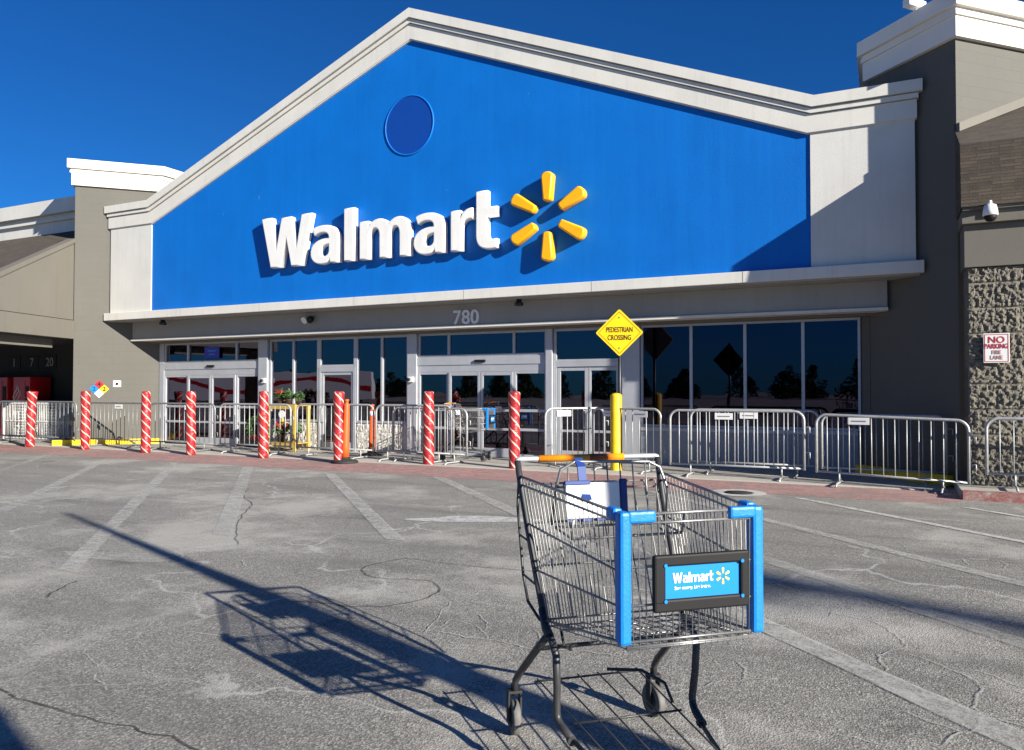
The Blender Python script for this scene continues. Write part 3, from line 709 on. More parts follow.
# ------------------------------------------------------------------ small fixtures
def dome_camera(loc, rz, label, s=1.0, name='security_camera', group=None):
    t = thing(name, label, 'camera', loc, rz, group)
    b = MB(); b.box((-.05*s, -.03*s, -.07*s), (.05*s, .03*s, .07*s), .008*s); b.tube([(0, -.03*s, .03*s), (0, -.12*s, .09*s), (0, -.20*s, .08*s), (0, -.20*s, .02*s)], .022*s, 8); b.build('bracket', M['white'], t)
    b = MB(); b.lathe([(.03*s, .05*s), (.07*s, .03*s), (.085*s, -.04*s), (.09*s, -.10*s), (.08*s, -.105*s)], 16, (0, -.20*s, 0)); b.build('housing', M['white'], t)
    b = MB(); b.lathe([(.075*s, -.10*s), (.07*s, -.14*s), (.045*s, -.17*s), (.01*s, -.18*s)], 16, (0, -.20*s, 0)); b.build('lens_dome', M['black'], t)
    return t
dome_camera((1.16, -.99, 3.54), 0, 'white pendant dome camera on the beam above the no parking sign', .95)
t = thing('security_camera', 'white box camera on the parapet of the right block tower', 'camera', (.42, .02, 6.655), radians(-40))
b = MB(); b.tube([(0, 0, 0), (0, 0, .07)], .025, 8); b.build('bracket', M['white'], t)
b = MB(); b.box((-.06, -.2, .05), (.06, .14, .16), .012); b.build('housing', M['white'], t)
t = thing('flood_light', 'small white flood light on the grey header above the left entrance windows', 'light', (-10.86, .458, 2.80))
b = MB(); b.box((-.10, -.02, -.05), (.10, 0, .05), .006); b.build('mounting_plate', M['galv_dull'], t)
b = MB(); b.lathe([(.03, 0), (.06, .03), (.075, .12), (.07, .125)], 14, mat=Matrix.Translation((-.07, -.03, .02)) @ Matrix.Rotation(radians(120), 4, 'X')); b.build('lamp_head', M['white'], t)
b = MB(); b.lathe([(.03, 0), (.06, .03), (.075, .12), (.07, .125)], 14, mat=Matrix.Translation((.07, -.03, .02)) @ Matrix.Rotation(radians(120), 4, 'X')); b.build('lamp_head', M['black'], t)
for x, lab in ((-5.92, 'round dark lamp on the soffit above the right entrance doors'), (-15.05, 'round dark lamp on the soffit beside the left tower')):
    t = thing('soffit_lamp', lab, 'lamp', (x, .25, 2.934), 0, 'lamps on the entrance soffit')
    b = MB(); b.lathe([(.05, 0), (.05, -.05), (.08, -.06), (.08, -.11), (.05, -.12)], 14); b.build('lamp_body', M['dark_metal'], t)
for x, lab in ((-12.50, 'white door access camera on the column right of the left entrance'), (-8.6, 'white door access camera on the column left of the right entrance')):
    t = thing('access_camera', lab, 'camera', (x, GY - .10, 1.52), 0, 'cameras on the door columns')
    b = MB(); b.box((-.06, -.06, -.055), (.06, 0, .055), .01); b.build('housing', M['white'], t)
    b = MB(); b.lathe([(.035, 0), (.035, .03), (.02, .045)], 12, mat=Matrix.Translation((-.03, -.06, 0)) @ Matrix.Rotation(pi/2, 4, 'X')); b.build('lens', M['black'], t)
t = thing('entrance_sign', 'small royal blue notice in the transom window above the left entrance', 'sign', (-14.18, GY - .052, 2.19))
b = MB(); b.box((-.24, -.008, -.13), (.24, 0, .13), .003); b.build('sign_plate', M['blue_label'], t)
b = MB(); b.box((-.13, -.011, .02), (.13, -.0085, .055)); b.box((-.09, -.011, -.06), (.09, -.0085, -.03)); b.build('print', M['cart_blue'], t)
# hazard diamond on left tower wall (wall faces +x -y)
hz = thing('hazard_placard', 'four-colour hazard diamond placard on the sunlit tower wall', 'sign', (-16.87, -.02, 1.335), radians(45))
s = .108
for nm, cx, cz, mt, tx in (('red_quarter', 0, s, 'red', '4'), ('blue_quarter', -s, 0, 'sign_blue', '2'), ('yellow_quarter', s, 0, 'yellow_sign', '2'), ('white_quarter', 0, -s, 'white', '')):
    b = MB(); b.slab([(cx - s + .004, cz), (cx, cz - s + .004), (cx + s - .004, cz), (cx, cz + s - .004)], -.012, -.002); q = b.build(nm, M[mt], hz)
    if tx: text_obj('digit', tx, .14, M['black'] if nm != 'blue_quarter' else M['cart_navy'], q, Matrix.Translation((cx, -.014, cz)) @ UP, .001, .005)
t = thing('wall_button', 'small white plate with a black button on the sunlit tower wall', 'button', (-16.60, .25, 1.46), radians(45))
b = MB(); b.box((-.085, -.015, -.075), (.085, -.002, .075), .004); b.build('plate', M['white'], t)
b = MB(); b.lathe([(.035, 0), (.03, .02)], 12, mat=Matrix.Translation((0, -.016, 0)) @ Matrix.Rotation(pi/2, 4, 'X')); b.build('button', M['black'], t)
t = thing('no_parking_sign', 'white and red no parking fire lane sign on the block pillar', 'sign', (1.235, -.91, 1.83))
b = MB(); b.box((-.14, -.006, -.185), (.14, 0, .185), .003); pl = b.build('sign_plate', M['white'], t)
b = MB()
for q in (((-.128, -.008, .165), (.128, -.0065, .172)), ((-.128, -.008, -.172), (.128, -.0065, -.165)), ((-.128, -.008, -.164), (-.121, -.0065, .164)), ((.121, -.008, -.164), (.128, -.0065, .164))): b.box(*q)
b.build('border', M['red'], t)
for tx, z, sz, xs in (('NO', .10, .115, 1), ('PARKING', .02, .085, .72), ('FIRE', -.055, .07, .8), ('LANE', -.12, .07, .8)):
    text_obj('lettering', tx, sz, M['red'] if z > 0 else M['faded_print'], t, Matrix.Translation((0, -.009, z)) @ UP, .001, .001, xs=xs)

# ------------------------------------------------------------------ bollards
def bollard(x, y, lean, label, top=0.0, seed=0):
    b = MB(); prof = []
    r = random.Random(seed); n = 26
    for i in range(n + 1):
        z = 1.26*i/n; prof.append((.093 + .006*sin(z*9 + seed) + (.004 if .2 < z < .3 else 0) + top*max(0, (z - 1.0)/.26), z))
    prof += [(.088 + top*.8, 1.275), (.05, 1.285), (.01, 1.287)]
    b.lathe(prof, 24)
    o = b.build('striped_bollard', M['candy']); o.location = (x, y, 0); o.rotation_euler = (lean[0], lean[1], r.uniform(0, 6.28))
    return tag(o, label, 'bollard', 'candy striped bollards along the front')
for i, (x, y, ln, lab, tp) in enumerate([
    (-17.73, -1.12, (0, .03), 'candy striped bollard with a flared crumpled top, nearest the vending machines', .03),
    (-15.89, -1.05, (0, .0), 'candy striped bollard standing just below the hazard diamond placard', 0),
    (-13.92, -1.08, (0, .0), 'candy striped bollard standing at the right corner of the tower wall', 0),
    (-12.62, -1.06, (0, .01), 'candy striped bollard in front of the left entrance doors', 0),
    (-10.80, -.95, (0, .0), 'candy striped bollard beside the yellow flower stand', 0),
    (-8.82, -1.16, (0, .03), 'candy striped bollard touching the orange post on the black base', 0),
    (-7.19, -.75, (0, .0), 'candy striped bollard in front of the cart by the right entrance', 0),
    (-5.53, -.75, (0, .0), 'candy striped bollard just left of the big shopping cart handle', 0)]):
    bollard(x, y, ln, lab, tp, i * 3 + 1)
b = MB(); prof = [(.098, 0), (.094, .02), (.094, 1.2), (.088, 1.23), (.06, 1.25), (.01, 1.26)]; b.lathe(prof, 24); yb = b.build('yellow_bollard', M['yellow']); yb.location = (-3.93, -.28, 0); tag(yb, 'plain yellow bollard with the pedestrian crossing sign rising behind it', 'bollard')
ps = thing('crossing_sign', 'yellow diamond pedestrian crossing sign on a dark post', 'sign', (-3.92, -.13, 0), radians(14))
b = MB(); b.tube([(0, .03, 0), (0, .03, 2.45)], .026, 8); b.build('post', M['dark_metal'], ps)
s = .362; zc = 2.245
b = MB(); loop = []
for k in range(4):
    a = pi/2*k; loop += [(s*cos(a) + .04*cos(a + pi/2*q) - .04*cos(a), s*sin(a) + .04*sin(a + pi/2*q) - .04*sin(a)) for q in ()] or [(s*.965*cos(a) + .028*cos(a + t), s*.965*sin(a) + .028*sin(a + t)) for t in (-.7, -.3, 0, .3, .7)]
b.slab([(x, zc + z) for x, z in loop], -.004, .002); sp = b.build('sign_plate', M['yellow_sign'], ps)
b = MB(); b.slab([(x*.995, zc + z*.995) for x, z in loop], .0025, .006); b.build('sign_back', M['galv'], ps)
b = MB()
for k in range(4):
    a0, a1 = pi/2*k, pi/2*(k+1); r0, r1 = s*.955, s*.93
    q = [(r0*cos(a0), r0*sin(a0)), (r0*cos(a1), r0*sin(a1)), (r1*cos(a1), r1*sin(a1)), (r1*cos(a0), r1*sin(a0))]
    b.slab([(x, zc + z) for x, z in q], -.0065, -.0045)
b.build('border', M['black'], ps)
text_obj('lettering', 'PEDESTRIAN', .118, M['black'], ps, Matrix.Translation((0, -.007, zc + .045)) @ UP, .001, .0015, xs=.66)
text_obj('lettering', 'CROSSING', .118, M['black'], ps, Matrix.Translation((0, -.007, zc - .085)) @ UP, .001, .0015, xs=.68)
b = MB()
for z in (zc + .25, zc - .25): b.lathe([(.014, 0), (.012, .008)], 8, mat=Matrix.Translation((0, -.0045, z)) @ Matrix.Rotation(pi/2, 4, 'X'))
b.build('bolt', M['galv_dull'], ps)
# orange delineator posts
def delineator(x, y, h, lean, label, bands):
    t = thing('delineator_post', label, 'traffic post', (x, y, 0), 0, 'orange delineator posts'); t.rotation_euler = (0, lean, 0)
    b = MB(); b.lathe([(.235, .0), (.24, .03), (.21, .055), (.10, .07), (.09, .11)], 10); o = b.build('base', M['rubber'], t); o.rotation_euler = (0, -lean, 0)
    b = MB(); b.lathe([(.075, .10), (.066, .3), (.052, h - .12), (.050, h - .1), (.03, h - .08), (.03, h - .04), (.04, h - .03), (.04, h), (.02, h + .005)], 16); b.build('post', M['orange'], t)
    for z in bands:
        b = MB(); b.lathe([(.067 - .016*z/h, z), (.065 - .016*z/h, z + .09)], 16); b.build('reflective_band', M['white'], t)
delineator(-8.735, -1.09, 1.14, .035, 'orange delineator post on a round black base leaning on a striped bollard', (.78,))
delineator(-9.16, .30, 1.02, 0, 'orange delineator post with white bands behind the barricades', (.62, .80))

# ------------------------------------------------------------------ barricades
def barricade(x1, y1, x2, y2, label, h=1.02, dz=0.0, mat='galv', plac=None, nb=None, z0=0.0, hook=True, seed=0):
    Lg = math.hypot(x2 - x1, y2 - y1); rz = atan2(y2 - y1, x2 - x1)
    t = thing('crowd_barricade', label, 'barricade', (x1, y1, z0), rz, 'steel crowd barricades across the entrances')
    rr = .13; zb = .19; R = .019
    def T(x, z): return (x, 0, z + dz*x/Lg)
    path = [T(0, zb - .02)] + [T(x, z) for x, z in arc(rr, h - rr, rr, pi, pi/2)] + [T(x, z) for x, z in arc(Lg - rr, h - rr, rr, pi/2, 0)] + [T(Lg, zb - .02)]
    b = MB(); b.tube(path, R, 8); b.tube([T(0, zb), T(Lg, zb)], .015, 8); b.build('frame', M[mat], t)
    nb = nb or max(6, int(Lg/.135)); b = MB(); rnd = random.Random(seed)
    for i in range(1, nb):
        x = Lg*i/nb; b.tube([T(x, zb), T(x + rnd.uniform(-.004, .004), h)], .0078, 6)
    b.build('bars', M[mat], t)
    for fx in (.16*Lg, .84*Lg):
        b = MB(); zt = zb + dz*fx/Lg
        b.tube([(fx, 0, zt), (fx, 0, .05)], .014, 6); b.tube([(fx, -.27, .012), (fx, -.20, .05), (fx, .20, .05), (fx, .27, .012)], .014, 6); b.build('foot', M[mat], t)
    if hook:
        for z in (.42, .78):
            b = MB(); b.tube([T(Lg + .018, z), T(Lg + .075, z), T(Lg + .075, z - .08)], .010, 6); b.build('hook', M[mat], t)
    if plac:
        for px in ([plac] if isinstance(plac, float) else plac):
            b = MB(); x = Lg*px; b.box((x - .13, -.026, h - .13), (x + .13, -.020, h - .035), .002); pq = b.build('placard', M['white'], t)
            b = MB(); b.box((x - .09, -.0285, h - .09), (x + .09, -.0265, h - .075)); b.build('print', M['galv_dull'], pq)
    return t
barricade(-19.9, -.55, -17.0, -.50, 'dark steel barricade in front of the white tank cages', 1.03, mat='galv_dull', nb=20, seed=1)
barricade(-16.62, -.45, -14.66, -.50, 'dark steel barricade below the hazard diamond on the tower wall', 1.02, mat='galv_dull', plac=.55, seed=2)
barricade(-14.50, -.50, -12.62, -.45, 'dark steel barricade at the tower corner, left of the left entrance', 1.02, mat='galv_dull', plac=.62, seed=3)
barricade(-12.50, -.42, -10.60, -.42, 'steel barricade in front of the left entrance doors and flower stand', 1.02, seed=4)
barricade(-10.44, -.42, -8.58, -.45, 'steel barricade in front of the single middle door', 1.03, seed=5)
barricade(-8.50, -.48, -6.86, -.52, 'steel barricade between the tall orange post and the cart, before pale block wall', 1.03, hook=False, seed=6)
barricade(-8.25, -.30, -6.52, -.58, 'steel barricade directly in front of the cart at the right entrance', .98, seed=7)
barricade(-5.10, -.45, -4.35, .35, 'steel barricade turned away from the front, left of the yellow bollard', 1.0, nb=11, plac=.3, seed=8)
barricade(-4.36, -.20, -3.14, -.50, 'short steel barricade behind the yellow bollard under the crossing sign', 1.01, plac=(.28, .72), nb=10, seed=9)
barricade(-2.98, -.55, -1.06, -.55, 'steel barricade with one white placard before the dark windows', 1.0, plac=.42, seed=10)
barricade(-2.78, -.05, -.90, -.05, 'steel barricade behind another, nearest the low wall of the dark windows', 1.0, plac=.47, seed=11)
barricade(-.88, -.78, .92, -.98, 'steel barricade with a white placard leading up to the block pillar', .97, dz=-.05, plac=.30, seed=12)
barricade(-.85, -.22, .72, -.26, 'steel barricade behind another, against the shaded tower wall', .95, plac=.3, seed=13)
barricade(1.09, -1.18, 2.9, -1.24, 'steel barricade on the raised walk in front of the block pillar', .86, z0=.10, seed=14)

# ------------------------------------------------------------------ shopping carts
def make_cart():
    t = thing('shopping_cart', 'empty wire shopping cart with blue corner bumpers standing alone on the asphalt', 'shopping cart', (-1.065, -9.34, 0), .734)
    def lerp(a, c, u): return tuple(a[i] + (c[i] - a[i])*u for i in range(3))
    # post curve at the rear: handle height to basket floor
    def post(s, u): return (s*(.290 - .026*u), -.044 - .256*u**1.15, 1.035 - .545*u)
    FT = lambda s: (s*.211, -.831, .951); FB = lambda s: (s*.205, -.831, .580); RB = lambda s: (s*.260, -.295, .492)
    bk = MB()
    for s in (-1, 1):
        for u, fv, r in ((.10, 0, .0052), (.155, .07, .0042), (.40, .45, .0040), (.68, .71, .0040), (.965, .965, .0048)):
            a = post(s, u); c = lerp(FT(s), FB(s), fv); bk.tube([a, c], r, 5)
        n = 24
        for i in range(1, n):
            q = i/n; top = lerp(post(s, .10), FT(s), q); bot = lerp(RB(s), FB(s), q); bk.tube([top, bot, lerp(bot, (0, bot[1], bot[2] - .004),   .16)], .0019, 4, cap=False)
    for fv, r in ((0, .005), (.07, .0045), (.40, .004), (.69, .004), (.96, .0045), (1.0, .0045)):
        bk.tube([lerp(FT(-1), FB(-1), fv), lerp(FT(1), FB(1), fv)], r, 5)
    n = 20
    for i in range(1, n):
        x = -1 + 2*i/n; bk.tube([(x*.211, -.833, .951), (x*.205, -.833, .572), (x*.207, -.80, .570)], .0019, 4, cap=False)
    n = 12
    for i in range(n + 1):
        x = -1 + 2*i/n; bk.tube([(x*.258, -.295, .492), (x*.205, -.831, .578)], .0021, 4, cap=False)
    for i in range(6):
        q = i/5; y = -.295 - .536*q; z = .488 + .087*q; xx = .258 - .053*q; bk.tube([(-xx, y, z), (xx, y, z)], .0034, 5)
    bk.build('basket', M['wire'], t)
    # hinged rear gate
    gt = MB()
    for i in range(12):
        x = -1 + 2*i/11; gt.tube([(x*.262, -.075, .95), (x*.245, -.275, .505)], .0028, 4, cap=False)
    for u in (0, .3, .62, 1): gt.tube([(-.265 + .02*u, -.073 - .20*u, .95 - .445*u), (.265 - .02*u, -.073 - .20*u, .95 - .445*u)], .0042, 5)
    gt.build('rear_gate', M['wire'], t)
    # side posts and outer rear wire
    for s in (-1, 1):
        p = MB(); p.tube([post(s, u/8) for u in range(9)], .0125, 8)
        p.tube([post(s, .90), (s*.264, -.30, .485), (s*.262, -.335, .465)], .0165, 8)
        p.tube([post(s, .08), (s*.289, -.045, .86), (s*.280, -.085, .62), (s*.274, -.125, .53), (s*.266, -.24, .495)], .0055, 6)
        for u in (.26, .52, .78):
            a = post(s, u); OW = [(1.0, .289, -.045), (.86, .289, -.045), (.62, .280, -.085), (.53, .274, -.125), (.495, .266, -.24)]; zz = a[2] + .01
            for (za, xa, ya), (zb, xb, yb_) in zip(OW, OW[1:]):
                if zb <= zz <= za:
                    f = (za - zz)/(za - zb); p.tube([a, (s*(xa + (xb - xa)*f), ya + (yb_ - ya)*f, zz)], .0042, 5)
        p.build('side_post', M['frame'], t)
    # handle
    h = MB(); h.tube([(-.291, -.043, 1.030), (-.288, -.040, 1.038), (-.28, -.038, 1.041), (.28, -.038, 1.041), (.288, -.040, 1.038), (.291, -.043, 1.030)], .0105, 8); hb = h.build('handle', M['galv'], t)
    h = MB(); h.tube([(-.205, -.038, 1.041), (.145, -.038, 1.041)], .0135, 10); h.build('sleeve', M['cart_orange'], hb)
    h = MB(); h.tube([(.0, -.038, 1.041), (.075, -.038, 1.041)], .0140, 10); h.build('shade_band', M['shade_band'], hb)  # shadow on the sleeve, put in as a brown band
    # child seat: wire frame, flap, strap
    sf = MB()
    sf.tube([(-.175, -.10, .80), (-.172, -.145, .94), (-.155, -.150, 1.01), (-.10, -.150, 1.037), (.20, -.150, 1.030), (.245, -.152, 1.008), (.262, -.18, .93), (.245, -.20, .80)], .006, 6)
    sf.tube([(-.165, -.150, .945), (.225, -.150, .935)], .0045, 5)
    for i in range(7): x = -.13 + i*.052; sf.tube([(x, -.150, 1.036), (x + .012, -.165, .80)], .0030, 4)
    sf.tube([(-.18, -.155, .80), (.25, -.165, .80)], .005, 5)
    for x in (-.18, .24): sf.tube([(x, -.15, .80), (x, -.33, .79), (x, -.35, .86)], .005, 5)
    sf.tube([(-.18, -.33, .79), (.24, -.33, .79)], .005, 5)
    st = sf.build('child_seat', M['wire'], t)
    fl = MB(); fl.box((-.125, -.004, -.068), (.085, .004, .060), .004, Matrix.Translation((-.03, -.205, .905)) @ Matrix.Rotation(radians(-6), 4, 'X')); fl.build('seat_flap', M['white'], st)
    fl = MB()
    mm = Matrix.Translation((-.03, -.205, .905)) @ Matrix.Rotation(radians(-6), 4, 'X')
    fl.box((.086, -.008, -.064), (.114, .008, .070), .004, mm); fl.build('flap_edge', M['cart_navy'], st)
    fl = MB(); fl.box((-.130, -.009, .052), (-.03, .006, .068), .003, mm); fl.build('flap_edge', M['cart_navy'], st)
    for i in range(4): fl = MB(); fl.box((-.122 + i*.055, -.008, -.080), (-.085 + i*.055, .006, -.0685), .002, mm); fl.build('flap_tab', M['cart_navy'], st)
    sb = MB(); pth = [(-.085, -.142, 1.048), (-.082, -.168, 1.02), (-.080, -.180, .95), (-.078, -.22, .905)]
    for (a, c) in zip(pth, pth[1:]):
        d = Vector(c) - Vector(a); l = d.length; q = d.to_track_quat('Z', 'Y').to_matrix().to_4x4()
        sb.box((-.017, -.003, 0), (.017, .003, l), 0, Matrix.Translation(a) @ q)
    so_ = sb.build('seat_strap', M['cart_navy'], st); sb = MB(); sb.box((-.096, -.196, .925), (-.062, -.182, .955), .004); sb.build('buckle', M['rubber'], st)
    # blue corner bumpers
    for s in (-1, 1):
        c = MB(); w = .022
        def bx(a, e, bev=.006): c.box((min(a[0], e[0]), min(a[1], e[1]), min(a[2], e[2])), (max(a[0], e[0]), max(a[1], e[1]), max(a[2], e[2])), bev)
        bx((s*.230, -.846, .588), (s*.193, -.802, .960), .010); bx((s*.205, -.847, .927), (s*.118, -.822, .961), .008); bx((s*.233, -.802, .930), (s*.200, -.745, .966), .010)
        c.build('corner_bumper', M['cart_blue'], t)
    # advertising frame on the front
    f = MB(); x0, x1, z0, z1 = -.135, .168, .678, .838; bw = .036
    f.box((x0, -.866, z0), (x1, -.846, z0 + bw), .006); f.box((x0, -.866, z1 - bw*.9), (x1, -.846, z1), .006)
    f.box((x0, -.866, z0 + bw*.6), (x0 + bw, -.846, z1 - bw*.6), .006); f.box((x1 - bw*.8, -.866, z0 + bw*.6), (x1, -.846, z1 - bw*.6), .006)
    sg = f.build('sign_frame', M['black'], t)
    f = MB(); f.box((x0 + .01, -.856, z0 + .01), (x1 - .01, -.848, z1 - .01))
    for px in (x0 + .033, x1 - .026):
        for pz in (z0 + .032, z1 - .028): f.lathe([(.006, 0), (.005, .004)], 10, mat=Matrix.Translation((px, -.866, pz)) @ Matrix.Rotation(pi/2, 4, 'X'))
    f.build('sign_insert', M['sign_blue'], sg)
    cx0 = -.075; xh = .0205; x = cx0
    loops = []
    for ch in 'Walmart':
        sc = xh*.98
        loops += [[(x + px*sc, py*xh) for px, py in sample(cm)] for cm in GL[ch]]; x += (GW[ch] + .07)*sc
    o = glyph_mesh('lettering', loops, .0006, 0, M['letter'], sg); o.data.transform(Matrix.Translation((0, -.8572, .757)) @ UP)
    text_obj('slogan', 'Save money. Live better.', .0125, M['letter'], sg, Matrix.Translation(((cx0 + x)/2 - .002, -.8572, .7425)) @ UP, .0004, .0004, xs=.92)
    sl = []
    for k in range(6):
        a = -k*pi/3
        sl.append([(px*cos(a) - py*sin(a) + x + .030, px*sin(a) + py*cos(a) + .768) for px, py in petal_loop(.008, .0235, .0048, .0075)])
    o = glyph_mesh('spark', sl, .0006, 0, M['spark'], sg); o.data.transform(Matrix.Translation((0, -.8572, 0)) @ UP)
    # chassis: rear legs, front legs running on to the front casters
    for s in (-1, 1):
        l = MB(); l.tube([(s*.263, -.32, .465), (s*.270, -.23, .395), (s*.283, -.05, .245), (s*.288, -.012, .205), (s*.29, -.004, .150)], .0135, 8); l.build('leg', M['frame'], t)
        l = MB(); l.tube([(s*.263, -.31, .472), (s*.262, -.365, .455), (s*.260, -.395, .42), (s*.256, -.392, .32), (s*.252, -.378, .225), (s*.250, -.385, .203), (s*.244, -.41, .190), (s*.234, -.475, .176)], .0135, 8)
        l.tube([(s*.238, -.43, .178), (s*.20, -.66, .150), (s*.185, -.74, .145)], .0085, 6)
        l.lathe([(.0165, 0), (.0165, .02)], 8, mat=Matrix.Translation((s*.2345, -.460, .1735)) @ Matrix.Rotation(pi/2 + .1, 4, 'X')); l.build('leg', M['frame'], t)
    br = MB(); br.tube([(-.270, -.23, .392), (.270, -.23, .392)], .008, 6); br.tube([(-.22, -.33, .485), (-.215, -.35, .43), (-.19, -.35, .42), (-.19, -.24, .40)], .005, 6); br.build('cross_brace', M['frame'], t)
    tr = MB()
    for i in range(6):
        x = -.205 + .082*i; tr.tube([(x, -.02, .205), (x*.82, -.72, .180)], .0032, 5)
    for y in (-.03, -.40, -.70): tr.tube([(-.22*(1 + y*.25), y, .200 + y*.02), (.22*(1 + y*.25), y, .200 + y*.02)], .0042, 5)
    tr.tube([(.04, -.115, .25), (.16, -.16, .25), (.186, -.301, .25), (.185, -.36, .205)], .006, 6); tr.build('bottom_tray', M['frame'], t)
    # wheels
    def wheel(x, y, r, a, name='wheel'):
        m = Matrix.Translation((x, y, r)) @ Matrix.Rotation(a, 4, 'Z') @ Matrix.Rotation(pi/2, 4, 'Y')
        q = MB(); q.lathe([(r*.55, -.014), (r*.93, -.015), (r, -.010), (r, .010), (r*.93, .015), (r*.55, .014)], 24, mat=m); wo = q.build(name, M['tyre'], t)
        q = MB(); q.lathe([(r*.2, -.018), (r*.54, -.0145), (r*.54, .0145), (r*.2, .018)], 16, mat=m); q.build('hub', M['rubber'], wo)
        q = MB()
        for s2 in (-1, 1): q.box((-.004, -.016, -r*.2), (.004, .016, r + .035), .002, Matrix.Translation((x, y, r)) @ Matrix.Rotation(a, 4, 'Z') @ Matrix.Translation((s2*.023, 0, 0)))
        q.box((-.027, -.02, r + .028), (.027, .02, r + .038), .002, Matrix.Translation((x, y, r)) @ Matrix.Rotation(a, 4, 'Z')); q.lathe([(.013, r + .03), (.013, r + .06)], 10, (x, y, r)); q.build('fork', M['rubber'], wo)
    for s in (-1, 1): wheel(s*.29, .0, .064, .10*s + .05); wheel(s*.185, -.745, .056, -.15)
    return t
M['spark'] = paint('spark_yellow', (.85, .62, .12), .4, .04, 30)
cart = make_cart()
copy_tree(cart, 'distant wire shopping cart parked behind a barricade at the right entrance', (-7.30, .10, .018), radians(100))

# manhole ring in the lane
t = thing('drain_cover', 'round iron drain cover with a white painted ring in the red lane', 'drain cover', (-1.70, -2.14, 0))
b = MB(); b.lathe([(.17, .004), (.165, .012), (.02, .012)], 28); b.build('cover', M['rubber'], t)
b = MB()
for i in range(40):
    a0, a1 = 2*pi*i/40, 2*pi*(i+1)/40; b.face([(.19*cos(a0), .19*sin(a0), .007), (.34*cos(a0), .34*sin(a0), .007), (.34*cos(a1), .34*sin(a1), .007), (.19*cos(a1), .19*sin(a1), .007)])
b.build('painted_ring', M['stripe_fresh'], t)

# ------------------------------------------------------------------ things by the left canopy
def tank_cage(x, y, w, label):
    t = thing('tank_cage', label, 'cage', (x, y, .018), 0, 'white tank cages under the left canopy')
    b = MB(); H = .96; D = .6
    for px in (0, w):
        for py in (0, D): b.box((px - .018, py - .018, 0), (px + .018, py + .018, H))
    for z in (.04, .48, H - .02):
        b.box((.02, -.015, z - .015), (w - .02, .015, z + .015)); b.box((.02, D - .015, z - .015), (w - .02, D + .015, z + .015))
    b.build('frame', M['white'], t)
    b = MB()
    k = int(w/.07)
    for i in range(1, k): b.tube([(w*i/k, 0, .05), (w*i/k, 0, H - .03)], .006, 4)
    for i in range(1, 12): b.tube([(.02, 0, .05 + i*.075), (w - .02, 0, .05 + i*.075)], .005, 4)
    b.build('mesh_door', M['white'], t)
    b = MB(); b.box((0, 0, H), (w, D, H + .02)); b.box((0, D + .02, .02), (w, D + .03, H)); b.build('panel', M['white'], t)
    n = int((w - .1)/.30)
    for z in (.06, .50):
        for i in range(n):
            cx = .05 + (w - .1)*(i + .5)/n
            b = MB(); b.lathe([(.09, 0), (.13, .03), (.135, .22), (.10, .29), (.04, .31), (.035, .34)], 16, (cx, .28, z)); b.build('tank', M['trim'], t)
tank_cage(-21.2, .35, 1.0, 'white wire tank cage, left one of two behind the dark barricade')
tank_cage(-20.05, .35, 1.35, 'wider white wire tank cage beside the tower, right one of two')
def vending(x, w, mat, label, deco):
    t = thing('vending_machine', label, 'vending machine', (x, 1.0, .018), 0, 'vending machines under the left canopy')
    b = MB(); b.box((0, 0, 0), (w, .6, 1.66), .015); b.build('cabinet', M[mat], t)
    b = MB(); b.box((.04, -.012, .5), (w*.72, -.001, 1.55), .004); dd = b.build('door_panel', M[mat], t)
    b = MB()
    for q in range(3):
        pts = [(.12 + .06*q + .10*sin(k*.9 + q), -.014, .62 + .09*k) for k in range(10)]; b.tube(pts, .018 if deco else .01, 5)
    b.build('artwork', M['white'] if deco else M['trim'], dd)
    b = MB(); b.box((w*.77, -.012, .8), (w*.95, -.001, 1.4), .003); b.build('selection_panel', M['black'], t)
vending(-23.0, .82, 'red_panel', 'red vending machine with white swirl artwork under the canopy', True)
vending(-21.9, .74, 'red_panel', 'plain red vending machine nearest the tower under the canopy', False)
vending(-23.95, .82, 'blue_panel', 'blue vending machine at the far left under the canopy', False)
for x, w, tx, lab in ((-23.04, .58, '1', 'dark poster with a pale figure 1 under the canopy'), (-22.21, .6, '7', 'dark poster with a pale figure 7 under the canopy'), (-21.40, .6, '20', 'dark poster with a pale figure 20 under the canopy')):
    t = thing('poster', lab, 'poster', (x, 1.715, 2.10), 0, 'posters on the dark canopy wall')
    b = MB(); b.box((-w/2, -.012, -.21), (w/2, 0, .21), .004); b.build('poster_board', M['black'], t)
    text_obj('figure', tx, .34, M['soffit'], t, Matrix.Translation((0, -.014, 0)) @ UP, .001, .004)

